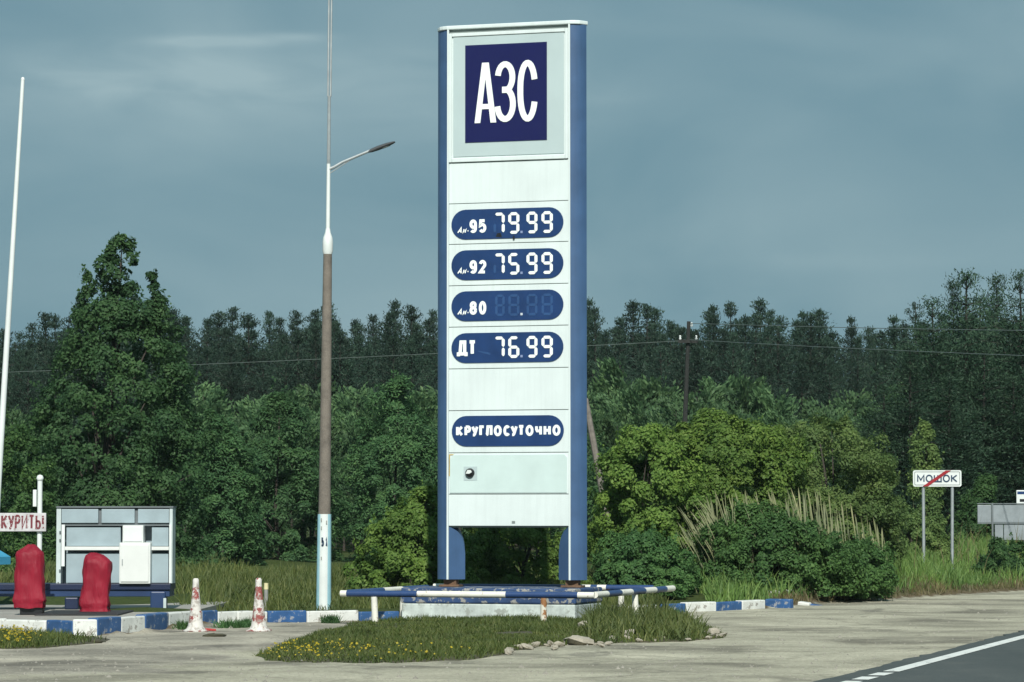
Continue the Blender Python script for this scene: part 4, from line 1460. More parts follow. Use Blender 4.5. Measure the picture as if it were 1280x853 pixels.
def pylon():
    root = empty('price_pylon', SO, SA, 'tall white fuel price pylon with blue side posts standing on the painted plinth', 'price sign')
    uL, _ = SL(560, 400)
    uR, _ = SL(712, 400)
    U = (uR - uL) / 2
    uc = (uL + uR) / 2
    zt = SL(636, 31.5)[1]
    zb = SL(636, 658)[1]
    zf = SL(636, 725)[1]
    D = .34

    def outer(s):   # half section of a post outside the panel edge
        pts = [(0, 0), (.07, .022), (.135, .06), (.19, .105), (.225, .17), (.19, .235), (.135, .28), (.07, .318), (0, D)]
        return [(uc + s * (U + a), b) for a, b in pts]
    for s in (-1, 1):
        MB().prism_z(outer(s), zf, zt - .03).build('post', M['post_blue'], root, smooth='angle')
        # white front trim
        MB().box((uc + s * U - .014, -.016, zf), (uc + s * U + .014, .012, zt - .02)).build('trim', M['sign_white'], root)
        # inner half of the leg with its rounded shoulder
        mb = MB()
        n = 14
        I, J = .225, .165
        zg = zb - .01
        prev = None
        vs_, fs = [], []
        for k in range(n + 1):
            t = k / n
            u = uc + s * (U - .002 - I * t)
            top = zg - (1 - math.sqrt(max(0, 1 - t * t))) * .42
            f, b = J * t * 1.0 + .002, D - J * t * 1.0
            vs_ += [(u, f, zf), (u, f, top), (u, b, top), (u, b, zf)]
        for k in range(n):
            a, c = 4 * k, 4 * k + 4
            fs += [(a, a + 1, c + 1, c), (a + 1, a + 2, c + 2, c + 1), (a + 2, a + 3, c + 3, c + 2), (a + 3, a, c, c + 3)]
        fs += [(0, 3, 2, 1), (4 * n, 4 * n + 1, 4 * n + 2, 4 * n + 3)]
        mb.add(vs_, fs)
        mb.build('leg_shoulder', M['post_blue'], root, smooth='angle')
        # rusty foot
        MB().box((uc + s * U - .16, .05, zf - .11), (uc + s * U + .16, .29, zf - .08)).box((uc + s * U - .1, .1, zf - .08), (uc + s * U + .1, .25, zf)).build('foot', M['rust'], root)
        MB().box((uc + s * U - .012, -.001, zf - .0), (uc + s * U + .012, .0, zf + .001)) if False else None
    # cabinet between the posts, a grey seam colour seen in the joints
    MB().box((uc - U + .016, .03, zb + .004), (uc + U - .016, D - .02, zt - .03)).build('cabinet', M['gasket'], root)
    MB().box((uc - U + .016, D - .02, zb + .004), (uc + U - .016, D, zt - .03)).build('back_panel', M['sign_white'], root)
    # lens-shaped white cap
    o = outer(1)
    cap = [(a + .02 * (1 if a > uc else -1), b) for a, b in o]
    capl = [(a - .02, b) for a, b in outer(-1)][::-1]
    capf = [(x, y - .02 if y < .1 else y + .02) for x, y in cap] + [(x, y - .02 if y < .1 else y + .02) for x, y in capl]
    MB().prism_z(capf, zt - .03, zt + .03).build('cap', M['sign_white'], root, bevel=.012)

    rows = [(31.5 + 5, 201.5), (201.5, 253), (253, 304), (304, 356), (356, 408), (408, 460.5), (460.5, 513), (513, 566), (566, 618), (618, 658)]
    zz = [(SL(636, b)[1], SL(636, a)[1]) for a, b in rows]
    pu0, pu1 = uc - U + .016, uc + U - .016
    # head panel with sunk grey field and the dark square
    z0, z1 = zz[0]
    p = MB().box((pu0, .0, z0 + .006), (pu1, .03, z1 - .03)).build('head_panel', M['sign_white'], root, bevel=.004)
    fr = .05
    MB().box((pu0 + fr + .02, -.012, z0 + .09), (pu1 - fr - .02, -.0005, z1 - .09)).build('grey_field', M['sign_grey'], p, bevel=.004)
    # raised rim
    for a, b in (((pu0, z0 + .006), (pu0 + fr, z1 - .03)), ((pu1 - fr, z0 + .006), (pu1, z1 - .03)), ((pu0 + fr, z0 + .006), (pu1 - fr, z0 + .07)), ((pu0 + fr, z1 - .085), (pu1 - fr, z1 - .03))):
        MB().box((a[0] + .001, -.028, a[1] + .001), (b[0] - .001, -.001, b[1] - .001)).build('rim', M['sign_white'], p, bevel=.006)
    qa, qb = SL(582, 116)[0], SL(684, 114)[0]
    qz1, qz0 = SL(633, 55)[1], SL(633, 177)[1]
    MB().box((qa, -.022, qz0), (qb, -.0125, qz1)).build('emblem_field', M['deep_blue'], p)
    # letters А З С drawn as bold strokes
    def box_px(x0, y0, x1, y1):
        a, zt_ = SL(x0, y0)
        b, zb_ = SL(x1, y1)
        return a, zb_, b, zt_
    Y0, Y1 = -.032, -.0225
    a, zl, b, zh = box_px(594, 79.5, 621, 153.5)
    wd = .093
    mb = MB()
    k = wd * .52
    m_ = (a + b) / 2
    for poly in ([(a, zl), (a + wd, zl), (m_ + .03, zh), (m_ - .055, zh)], [(b - wd, zl), (b, zl), (m_ + .055, zh), (m_ - .03, zh)],):
        mb.prism_y(poly, Y0 - .0006 * len(mb.v) / 8, Y1)
    zc = zl + (zh - zl) * .27
    mb.prism_y([(a + .06, zc - .04), (b - .06, zc - .04), (b - .08, zc + .04), (a + .08, zc + .04)], Y0 + .0007, Y1)
    mb.build('letter', M['letter_white'], p)
    a, zl, b, zh = box_px(622.5, 77.5, 645.5, 152.5)
    h = zh - zl
    w2 = (b - a)
    mb = MB()
    cx = a + w2 * .42
    rx = b - cx - wd / 2
    top, bot = [], []
    rz1, rz2 = h * .215, h * .245
    c1, c2 = zh - wd * .5 - rz1, zl + wd * .5 + rz2
    for t in np.linspace(R(172), R(-82), 18):
        top.append((cx + rx * .93 * math.cos(t), c1 + rz1 * math.sin(t)))
    for t in np.linspace(R(82), R(-172), 18):
        bot.append((cx + rx * math.cos(t), c2 + rz2 * math.sin(t)))
    stroke(mb, top, wd, Y0, Y1)
    stroke(mb, bot, wd, Y0 - .0004, Y1)
    mid = (c1 - rz1 + c2 + rz2) / 2
    stroke(mb, [(cx - .05, mid), (cx + .05, mid)], wd * 1.05, Y0 - .0008, Y1)
    mb.build('letter', M['letter_white'], p)
    a, zl, b, zh = box_px(648, 76, 672.5, 152)
    mb = MB()
    cx, cz = (a + b) / 2, (zl + zh) / 2
    rx, rz = (b - a) / 2 - wd / 2, (zh - zl) / 2 - wd / 2
    rx *= 1.06
    pts = [(cx + rx * math.cos(t), cz + rz * math.copysign(abs(math.sin(t)) ** .85, math.sin(t))) for t in np.linspace(R(20), R(340), 30)]
    stroke(mb, pts, wd, Y0, Y1)
    mb.build('letter', M['letter_white'], p)

    def panel(i, name='blank_panel', y=.0):
        z0, z1 = zz[i]
        return MB().box((pu0, y, z0 + .005), (pu1, .03, z1 - .005)).build(name, M['sign_white'], root, bevel=.005)
    panel(1)
    blank = panel(6)
    # price rows
    for i, fuel, price in ((2, '95', '79.99'), (3, '92', '75.99'), (4, '80', None), (5, 'ДТ', '76.99')):
        yc = {2: 279.5, 3: 330.5, 4: 382, 5: 434.5}[i]
        p = panel(i, 'price_panel')
        u0, zc = SL(564.5, yc + .8)
        u1 = SL(704.5, yc - .8)[0]
        zc = SL(636, yc)[1]
        hh = .232
        MB().prism_y(pill(u0, u1, zc - hh, zc + hh), -.012, -.0008).build('price_field', M['pill_blue'], p)
        zlow = zc - .135
        if fuel == 'ДТ':
            a, b = SL(572, yc)[0], SL(596, yc)[0]
            text_mesh('ДТ', b - a, .235, M['letter_white'], 'letter', p, (a, -.016, zlow + .02), .22)
            # half-peeled strip
            a, b = SL(598, yc)[0], SL(613, yc)[0]
            MB().prism_y([(a, zlow + .075), (b, zlow + .02), (b, zlow + .055), (a, zlow + .09)], -.015, -.0125).build('peeled_strip', M['ghost_blue'], p)
        else:
            a, b = SL(572, yc)[0], SL(586, yc)[0]
            text_mesh('Аи-', b - a, .10, M['letter_white'], 'fuel_prefix', p, (a, -.016, zlow), .2, .3)
            a, b = SL(587.3, yc)[0], SL(608.3, yc)[0]
            text_mesh(fuel, b - a, .21, M['letter_white'], 'letter', p, (a, -.016, zlow), .225)
        zl = zc - .165
        for dg_, (x0, x1) in zip((price or '88.88').replace('.', ''), ((619.3, 631.3), (635.8, 649.6), (658.6, 672.2), (677.3, 691.4))):
            a, b = SL(x0, yc)[0], SL(x1, yc)[0]
            if dg_ == '7':
                a -= .005
            on = DIG[dg_] if price else ''
            a_ = SL(x0 - (2 if dg_ == '7' else 0), yc)[0]
            if on:
                mb = MB()
                segs(mb, on, a_, zl, b - a_, .335, .047, -.02, -.0125)
                mb.build('price_digit', M['letter_white'], p)
            if not price or (dg_ == '7' and i != 5):
                gb = MB()
                segs(gb, 'abcdefg' if not price else 'e', a_, zl, b - a_, .335, .04, -.0165, -.0125)
                gb.build('unlit_digit', M['ghost_blue'], p)
        a = SL(652.3, yc)[0]
        dot = MB().prism_y([(a - .018, zl + .008), (a + .018, zl + .008), (a + .018, zl + .044), (a - .018, zl + .044)], -.018, -.0125)
        dot.build('decimal_point', M['dim_dot' if not price else 'faint_dot'], p)
        if i == 2:
            a, z = SL(642.5, 297.5)
            MB().box((a - .012, -.02, z - .03), (a + .012, -.0008, z + .03)).build('latch', M['black'], p)
            a, z = SL(624, 293)
            MB().prism_y([(a - .05, z - .04), (a + .05, z - .05), (a + .03, z + .02), (a - .03, z + .015)], -.014, -.0122).build('dark_patch', M['black'], p)
    p = panel(7, 'hours_panel')
    zc = SL(636, 538.8)[1]
    u0, u1 = SL(565, 539)[0], SL(705, 538)[0]
    MB().prism_y(pill(u0, u1, zc - .236, zc + .236), -.012, -.0008).build('hours_field', M['pill_blue'], p)
    a, b = SL(570.5, 539)[0], SL(701, 538)[0]
    text_mesh('КРУГЛОСУТОЧНО', b - a, .170, M['letter_white'], 'letter', p, (a, -.016, zc - .082), .255)
    # access door with stained edges and a round lock
    p = panel(8, 'access_panel')
    z0, z1 = zz[8]
    MB().prism_y([(pu0 + .02, z0 + .02), (pu1 - .03, z0 + .02), (pu1 - .025, z1 - .07), (pu1 - .06, z1 - .03), (pu0 + .07, z1 - .03), (pu0 + .02, z1 - .10)], -.012, -.0008).build('door', M['door_pale'], p, bevel=.004)
    MB().box((pu0 + .003, -.004, z0 + .28), (pu0 + .021, -.0008, z1 - .02)).box((pu0 + .022, -.006, z1 - .035), (pu0 + .08, -.0008, z1 - .02)).build('stain', M['yellow_edge'], p)
    a, z = SL(588, 591.5)
    lk = MB()
    vs_, fs = [], []
    n = 16
    rings = [(.075, -.012), (.07, -.045), (.045, -.07), (.0, -.078)]
    for r_, y in rings:
        vs_ += [(a + r_ * math.cos(2 * math.pi * k / n), y, z + r_ * math.sin(2 * math.pi * k / n)) for k in range(n)]
    for i in range(3):
        fs += [(i * n + k, i * n + (k + 1) % n, (i + 1) * n + (k + 1) % n, (i + 1) * n + k) for k in range(n)]
    lk.add(vs_, fs).build('round_lock', M['black'], p, smooth=True)
    MB().prism_y([(a - .05, z - .01), (a - .02, z + .048), (a + .03, z + .045), (a + .048, z + .012), (a + .005, z - .012)], -.083, -.074).build('lock_flap', M['white_paint'], p)
    MB().box((a - .105, -.016, z - .115), (a + .115, -.0123, z + .10)).build('lock_plate', M['sign_grey'], p)
    p = panel(9)
    a, z = SL(642, 653)
    MB().box((a - .025, -.012, z - .012), (a + .025, -.0008, z + .02)).build('latch', M['gasket'], p)
    # the bottom edge flange
    MB().box((pu0, .031, zb - .02), (pu1, D - .01, zb + .003)).build('bottom_flange', M['gasket'], root)


pylon()


def plinth():
    root = empty('plinth', SO, SA, 'low concrete plinth painted blue above and white below, under the price pylon', 'plinth')
    u0 = SL(501, 760, -.65)[0]
    u1 = SL(718, 760, -.65)[0]
    v0, v1 = -.62, .85
    MB().box((u0, v0, -.1), (u1, v1, .265)).build('white_course', M['plinth_white'], root, bevel=.02)
    MB().box((u0 - .012, v0 - .012, .266), (u1 + .012, v1 + .012, .50)).build('blue_course', M['plinth_blue'], root, bevel=.025)


plinth()


def guard_rail():
    A = W(426, 742, 47.2)
    hgt = A.z
    root = empty('guard_rail', (A.x, A.y, 0), SA, 'blue and white pipe guard rail round the plinth of the price pylon', 'guard rail')
    Wd, Dp = 3.82, 3.75
    rad = .047

    def run(a, b, bands, z):
        a, b = Vector((a[0], a[1], z)), Vector((b[0], b[1], z))
        t = 0
        for ln, m in bands:
            t1 = t + ln
            MB().tube([a.lerp(b, t), a.lerp(b, t1)], rad, 12).build('rail_section', M['rail_' + m], root, smooth='angle')
            t = t1
    # front: positions along the photo x
    def fx(px):
        return (px - 426) / (736 - 426)
    xs = [426, 434, 523, 633, 721, 741]
    run((0, 0), (Wd, 0), [(fx(b) - fx(a), c) for a, b, c in zip(xs[:-1], xs[1:], ('white', 'blue', 'white', 'blue', 'white'))], hgt)
    # right side, past the corner at the back
    run((Wd + .06, .03), (Wd + .06, 4.45), [(.14, 'white'), (.16, 'blue'), (.14, 'white'), (.165, 'blue'), (.145, 'white'), (.14, 'blue'), (.11, 'white')], hgt + .005)
    # left side
    run((.05, .16), (.05, Dp), [(.42, 'blue'), (.24, 'white'), (.34, 'blue')], hgt + .004)
    # back
    run((.12, Dp + .12), (Wd - .1, Dp + .12), [(.085, 'white'), (.42, 'blue'), (.16, 'blue'), (.055, 'white'), (.03, 'blue'), (.04, 'white'), (.21, 'blue')], hgt + .02)
    for u, v, mt, tilt in ((.52, 0, 'rail_white', .03), (3.12, 0, 'post_rusty', -.006), (Wd + .06, 2.2, 'rail_white', .02), (.05, 2.6, 'rail_white', 0), (.6, Dp + .12, 'rail_white', 0), (3.2, Dp + .12, 'rail_white', 0)):
        o = MB().tube([(u - tilt * 0, v, hgt - .045), (u + tilt, v, -.15)], [.047, .05], 10).build('rail_post', M[mt], root, smooth='angle')
        if mt == 'post_rusty':
            o['label'] = 'rust-stained white post of the rail'


guard_rail()


# ------------------------------------------------------------------ lamp post
def lamp_post():
    d = 51.3
    B = W(404.5, 768, d)
    T = W(409.5, 318, d)
    root = empty('lamp_post', (B.x, B.y, .12), 0, 'tall concrete lamp post with white painted foot and single arm, left of the pylon', 'street lamp')
    o = lambda px, py: W(px, py, d) - root.location
    s = d / F
    b0 = o(404.3, 766)
    b0.z = -.2
    b1, b2 = o(405.6, 643), o(409.6, 317)
    MB().tube([b1, b1.lerp(b2, .5), b2], [7.6 * s, 6.6 * s, 5.4 * s], 16).build('shaft', M['concrete_pole'], root, smooth='angle')
    ft = MB().tube([b0, b1 + Vector((0, 0, .001))], [9.2 * s, 8.2 * s], 16).build('painted_foot', M['white_paint'], root, smooth='angle')
    # pale blue painted sides
    for sgn in (-1, 1):
        mb = MB()
        vs_, n = [], 5
        for zt_, rr in ((0, 9.45 * s), (1, 8.45 * s)):
            c = b0.lerp(b1, zt_)
            for k in range(n):
                a = R(-90 + sgn * (34 + 56 * k / (n - 1)))
                vs_.append((c.x + rr * math.cos(a), c.y + rr * math.sin(a), c.z))
        mb.add(vs_, [(k, k + 1, n + k + 1, n + k) for k in range(n - 1)])
        mb.build('blue_stripe', M['cyan_paint'], ft, smooth=True)
    # stencilled figures
    c = b0.lerp(b1, .715)
    z676 = o(404.5, 676).z
    for q, (txt, px) in enumerate((('5', 402), ('1', 407.5))):
        pp = o(px, 683)
        text_mesh(txt, 3.6 * s if txt == '5' else 2 * s, 11 * s, M['sign_ink'], 'letter', ft, (pp.x, c.y - 8.9 * s, pp.z), .2)
    for y in (652, 662, 700, 655):
        pp = o(401.5 if y != 655 else 408, y)
        MB().box((pp.x, c.y - 8.95 * s, pp.z), (pp.x + 1.4 * s, c.y - 8.5 * s, pp.z + 4 * s)).build('paint_mark', M['bollard_grey'], ft)
    # white bottle-shaped cap and pipe
    ax = lambda y: o(409.6 + (317 - y) * .010, y)
    MB().tube([ax(318), ax(314), ax(302), ax(297), ax(291), ax(286)], [5.6 * s, 6.6 * s, 6.6 * s, 5.8 * s, 3.6 * s, 2.9 * s], 14).build('cap', M['white_paint'], root, smooth='angle')
    MB().tube([ax(287), ax(205)], [2.7 * s, 2.4 * s], 10).build('pipe', M['white_paint'], root, smooth='angle')
    # thin twin mast going on upwards
    ms = MB().tube([ax(206), ax(120)], [2.3 * s, 2.0 * s], 8).build('mast', M['galv'], root, smooth='angle')
    for dx in (-1.6, 1.7):
        a, b = ax(121), ax(-120)
        MB().tube([a + Vector((dx * s, 0, 0)), b + Vector((dx * s, 0, 0))], [1.25 * s, 1.1 * s], 6).build('mast_rod', M['galv'], ms, smooth='angle')
    # arm and luminaire
    a0, a1, a2 = ax(212), o(428, 203), o(464, 188)
    MB().tube([a0, a0.lerp(a1, .4) + Vector((0, 0, -.01)), a1, a2], [2.2 * s, 2.0 * s, 1.8 * s, 1.7 * s], 8).build('arm', M['galv'], root, smooth='angle')
    br = MB().tube([ax(218), o(440, 199)], [.7 * s, .7 * s], 5).build('brace', M['galv'], root)
    h0, h1 = o(460, 190), o(494, 177.5)
    dr = (h1 - h0)
    up = Vector((-dr.z, 0, dr.x)).normalized()
    mb = MB()
    vs_, fs = [], []
    prof = [(0, 1.6, 1.3), (.12, 2.6, 2.4), (.35, 4.2, 2.9), (.7, 4.6, 2.6), (.92, 3.6, 1.6), (1.0, 1.4, .8)]
    n = 10
    for t, wv, hv in prof:
        c = h0.lerp(h1, t)
        for k in range(n):
            a = 2 * math.pi * k / n
            vv = c + Vector((0, 1, 0)) * math.cos(a) * wv * s + up * math.sin(a) * hv * s
            vs_.append(vv)
    for i in range(len(prof) - 1):
        fs += [(i * n + k, i * n + (k + 1) % n, (i + 1) * n + (k + 1) % n, (i + 1) * n + k) for k in range(n)]
    fs += [tuple(range(n)), tuple(range((len(prof) - 1) * n, len(prof) * n))]
    lm = mb.add(vs_, fs).build('luminaire', M['luminaire'], root, smooth='angle')
    c = h0.lerp(h1, .62) - up * 2.6 * s
    MB().lathe([(.0, 0), (.9, 0), (1, .3), (.9, .5)], 12).build('lens', M['gasket'], lm)
    l_ = lm.children[0]
    l_.location = c
    l_.scale = (7 * s, 3.4 * s, .02)
    l_.rotation_euler = (0, -math.atan2(dr.z, dr.x), 0)


lamp_post()


# ------------------------------------------------------------------ flagpole, no-smoking board, red covers, stand
def left_things():
    d = 50.0
    T, Bm = W(28.5, 100, d), W(-11.5, 770, d)
    root = empty('flagpole', (Bm.x, d, .195), 0, 'slender leaning white flagpole at the left edge', 'pole')
    a, b = Bm - root.location, T - root.location
    a.z = 0
    MB().tube([a, a.lerp(b, .5), b], [.055, .045, .03], 10).build('shaft', M['white_paint'], root, smooth='angle')
    MB().tube([b, b + Vector((.001, 0, .04))], [.034, .02], 10).build('tip', M['white_paint'], root, smooth='angle')
    MB().lathe([(.11, 0), (.11, .03), (.07, .05), (.06, .2)], 14).build('base', M['galv'], root)
    # board on its posts
    d = 46.8
    s = d / F
    P0 = W(49.5, 768, d)
    root = empty('no_smoking_board', (P0.x, d, .195), 0, 'white board with red hand-painted lettering on a ball-topped white post', 'sign')
    o = lambda px, py, dd=0: W(px, py, d + dd) - root.location
    for px, nm in ((49.5, 1), (-62, 2)):
        top = o(px, 601)
        ps = MB().tube([(top.x, .04, 0), (top.x, .04, top.z)], 3.1 * s, 12).build('post', M['white_paint'], root, smooth='angle')
        q = MB()
        q.lathe([(.0, -4.6 * s), (3.2 * s, -3.4 * s), (4.6 * s, 0), (3.2 * s, 3.4 * s), (.0, 4.6 * s)], 14)
        q.build('ball', M['white_paint'], ps, smooth=True, loc=(top.x, .04, top.z + 3 * s))
    bx = o(43.5, 623)
    MB().box((bx.x - 2.2 * s, -.02, bx.z - 10.5 * s), (bx.x + 2.2 * s, .05, bx.z + 10.5 * s)).build('junction_box', M['white_paint'], root, bevel=.006)
    l, r_ = o(-74, 653), o(58, 653)
    zt, zb = o(0, 641.5).z, o(0, 664.5).z
    bd = MB().box((l.x, -.04, zb), (r_.x, -.005, zt)).build('board', M['board_white'], root, bevel=.006)
    a, b = o(2, 653).x, o(55.5, 653).x
    text_mesh('КУРИТЬ!', b - a, 18 * s, M['board_red'], 'letter', bd, (a, -.043, zb + 2.8 * s), .14)
    a, b = o(-38, 653).x, o(-9, 653).x
    text_mesh('НЕ', b - a, 18 * s, M['board_red'], 'letter', bd, (a, -.043, zb + 2.8 * s), .14)

    # red covers
    def cover(name, d, prof, seed, label, dark_base):
        rng = np.random.default_rng(seed)
        s = d / F
        base_px = (prof[-1][1] + prof[-1][2]) / 2
        B = W(base_px, 770, d)
        root = empty(name, (B.x, d, .195), 0, label, 'covered pump', 'red covered pumps on the apron')
        n = 36
        vs_, fs = [], []
        m = len(prof)
        fine = []
        ys = np.linspace(prof[0][0], prof[-1][0], 26)
        for y in ys:
            xl = np.interp(y, [p[0] for p in prof], [p[1] for p in prof])
            xr = np.interp(y, [p[0] for p in prof], [p[2] for p in prof])
            fine.append((y, xl, xr))
        for j, (y, xl, xr) in enumerate(fine):
            cx = ((xl + xr) / 2 - 640) * s - B.x
            hw = (xr - xl) / 2 * s
            z = W(640, y, d).z - .195
            for k in range(n):
                a = 2 * math.pi * k / n
                e = 1 / (abs(math.cos(a)) ** 4.5 + abs(math.sin(a)) ** 4.5) ** (1 / 4.5)
                fold = 1 + .07 * (abs(math.sin(a * 3.5 + j * .10 * (-1) ** seed + seed)) - .6) * min(1, j / 7) + .035 * (abs(math.sin(a * 2 + j * .35 + seed)) - .6) + .03 * math.sin(a * 3 - j * .7 + seed * 2) + .05 * math.sin(a * 11 + seed) * max(0, (j - 17) / 8)
                vs_.append((cx + hw * e * math.cos(a) * fold, hw * .8 * e * math.sin(a) * fold, z + .008 * math.sin(a * 5 + j)))
        for i in range(len(fine) - 1):
            fs += [(i * n + k, i * n + (k + 1) % n, (i + 1) * n + (k + 1) % n, (i + 1) * n + k) for k in range(n)]
        fs.append(tuple(range(n)))
        c = MB().add(vs_, fs).build('cover', M['red_cover'], root, smooth='angle')
        hw = (prof[-1][2] - prof[-1][1]) / 2 * s
        zt = W(640, prof[-1][0] - 6, d).z - .195
        MB().box((-hw * .72, -hw * .5, 0), (hw * .85, hw * .5, max(zt, .05))).build('pump_base', M['black'], root, bevel=.01)
        return root
    cover('covered_pump', 45.6, [(681, 36, 44), (684, 32, 48), (690, 23.5, 55), (694, 22, 56), (720, 21, 56.5), (742, 20.5, 57), (751, 19, 59), (754, 21, 57), (758, 20.5, 57.5), (760, 21, 57)], 3,
          'red tarpaulin cover over a pump, the left of two, under the no-smoking board', True)
    cover('covered_pump', 46.4, [(691.5, 114, 121), (694, 109, 130), (702, 106, 140), (712, 105.5, 140.5), (730, 105, 138.5), (746, 102.5, 137), (756, 100.5, 138.5), (760, 103, 137), (765, 102, 138.5)], 8,
          'red tarpaulin cover over a pump, the right of two, in front of the grey rack', False)
    # black mat on the apron
    a, b = G(52, 768, .195), G(148, 770, .195)
    o = MB().box((a.x, 45.2, .195), (b.x, 47.0, .222)).build('rubber_mat', M['rubber'], None, bevel=.008)
    tag(o, 'flat black rubber mat lying on the apron between the red covers', 'mat')

    # blue stand that carries the rack
    d = 48.2
    s = d / F
    Bs = W(140, 765, d)
    root = empty('steel_stand', (Bs.x, d, .195), 0, 'long low blue steel stand carrying the grey rack', 'stand')
    o = lambda px, py: W(px, py, d) - root.location
    X0, X1 = o(-90, 740).x, o(213, 740).x
    zA, zB, zC = o(0, 730).z, o(0, 737.5).z, o(0, 746).z
    MB().box((X0, 0, zB), (X1, .75, zA)).build('top_beam', M['stand_navy'], root, bevel=.006)
    MB().box((X0, .03, zC), (X1 - .015, .70, zB - .001)).build('lower_beam', M['stand_blue'], root, bevel=.006)
    for a, b, t, m in ((81, 98, 747, 'stand_navy'), (188, 207, 739.5, 'stand_blue'), (-30, -12, 747, 'stand_blue')):
        z = o(0, t).z
        lg = MB().box((o(a, 740).x, -.02, 0), (o(b, 740).x, .3, z)).build('leg', M[m], root, bevel=.02)
        if a == 188:
            MB().box((o(b, 740).x - .03, -.024, 0), (o(b, 740).x + .012, -.019, z - .1)).build('edge_strip', M['rack_pale'], lg)
    # rack
    zr = zA + root.location.z
    R0 = W(143, 730, d + .12)
    root2 = empty('grey_rack', (R0.x, d + .12, zr), 0, 'grey metal rack with recessed panels and a shelf, standing on the blue stand', 'rack')
    d2 = d + .12
    o = lambda px, py: W(px, py, d2) - root2.location
    px = lambda x: o(x, 700).x
    pz = lambda y: o(100, y).z
    MB().box((px(70.5), .30, 0), (px(215), .40, pz(635))).build('back_sheet', M['rack_grey'], root2)
    MB().box((px(70), -.02, pz(635)), (px(216.5), .42, pz(633))).build('top_edge', M['rack_dark'], root2)
    for a, b in ((70.2, 76), (211.5, 215.5)):
        MB().box((px(a), 0, .003), (px(b), .42, pz(635.2))).build('side_frame', M['rack_pale'], root2, bevel=.004)
    for a, b in ((76.5, 122.5), (126.5, 168), (172, 211)):
        MB().box((px(a), .0, pz(654)), (px(b), .12, pz(636.5))).build('upper_panel', M['rack_grey'], root2, bevel=.006)
    for a, b in ((122.8, 126.2), (168.3, 171.7)):
        MB().box((px(a), .03, pz(654)), (px(b), .12, pz(636.5))).build('divider', M['rack_dark'], root2)
    MB().box((px(76.5), .03, pz(657.5)), (px(211), .28, pz(654.5))).build('gap_shade', M['rack_dark'], root2)  # dark strip painting in the shade of the gap under the upper panels
    for a, b, y0, y1 in ((77, 81, 656, 708), (211.6, 214.5, 656, 729)):
        MB().box((px(a), -.03, pz(y1)), (px(b), -.001, pz(y0))).build('upright', M['white_paint'], root2)
    MB().box((px(81), -.01, pz(688)), (px(211), .12, pz(683.5))).build('shelf', M['box_white'], root2, bevel=.004)
    for k, (a, b) in enumerate(((82, 150), (189, 210))):
        MB().box((px(a), .06, pz(683)), (px(b), .29, pz(659))).build('middle_panel', M['rack_grey'], root2, bevel=.006)
        MB().box((px(a), .06, pz(729)), (px(b), .29, pz(692))).build('lower_panel', M['rack_grey'], root2, bevel=.006)
    MB().box((px(72), .02, .0), (px(74), .0, .02)).build('hinge', M['rack_dark'], root2)
    for y in (664, 674, 712):
        MB().box((px(74), -.02, pz(y + 3)), (px(76), -.001, pz(y))).build('hinge', M['rack_dark'], root2)
    # cabinets
    z0 = pz(729.5) + zr
    c = empty('white_cabinet', (W(168, 700, d2).x, d2, zr), 0, 'large white metal cabinet standing in front of the grey rack', 'cabinet')
    o3 = lambda x: W(x, 700, d2 - .18).x - c.location.x
    zc1 = W(100, 678.5, d2 - .18).z - zr
    MB().box((o3(149), -.18, .0), (o3(188), .20, zc1)).build('body', M['box_white'], c, bevel=.012)
    MB().box((o3(151), -.195, .03), (o3(186), -.181, zc1 - .03)).build('door', M['box_white'], c, bevel=.008)
    MB().box((o3(152.5), -.205, zc1 * .45), (o3(153.8), -.196, zc1 * .6)).build('handle', M['galv'], c)
    c2 = empty('small_white_box', (c.location.x, d2, zr + zc1), 0, 'small white box resting on top of the large white cabinet', 'box')
    zt2 = W(100, 657, d2 - .1).z - zr - zc1
    MB().box((o3(152.5), -.14, .001), (o3(178.5), .14, zt2)).build('body', M['box_white'], c2, bevel=.01)
    MB().box((o3(154), -.15, .02), (o3(177), -.141, zt2 - .02)).build('lid', M['white_paint'], c2, bevel=.006)
    # light blue parasol poking in from the left
    d = 50.2
    P = W(-34, 715, d)
    r3 = empty('blue_parasol', (P.x, d, .195), 0, 'light blue parasol edge poking in at the left edge', 'parasol')
    s = d / F
    zt, zb_ = W(0, 668, d).z - .195, W(0, 696, d).z - .195
    mb = MB()
    n = 8
    rad = 47 * s
    vs_ = [(0, 0, zt)] + [(rad * math.cos(2 * math.pi * k / n), rad * math.sin(2 * math.pi * k / n), zb_) for k in range(n)]
    vs_ += [(rad * math.cos(2 * math.pi * k / n), rad * math.sin(2 * math.pi * k / n), zb_ - .12) for k in range(n)]
    fs = [(0, 1 + k, 1 + (k + 1) % n) for k in range(n)] + [(1 + k, 1 + (k + 1) % n, 9 + (k + 1) % n, 9 + k) for k in range(n)]
    cn = mb.add(vs_, fs).build('canopy', M['canopy_blue'], r3)
    MB().tube([(0, 0, 0), (0, 0, zt - .02)], .02, 8).build('pole', M['galv'], r3)


left_things()


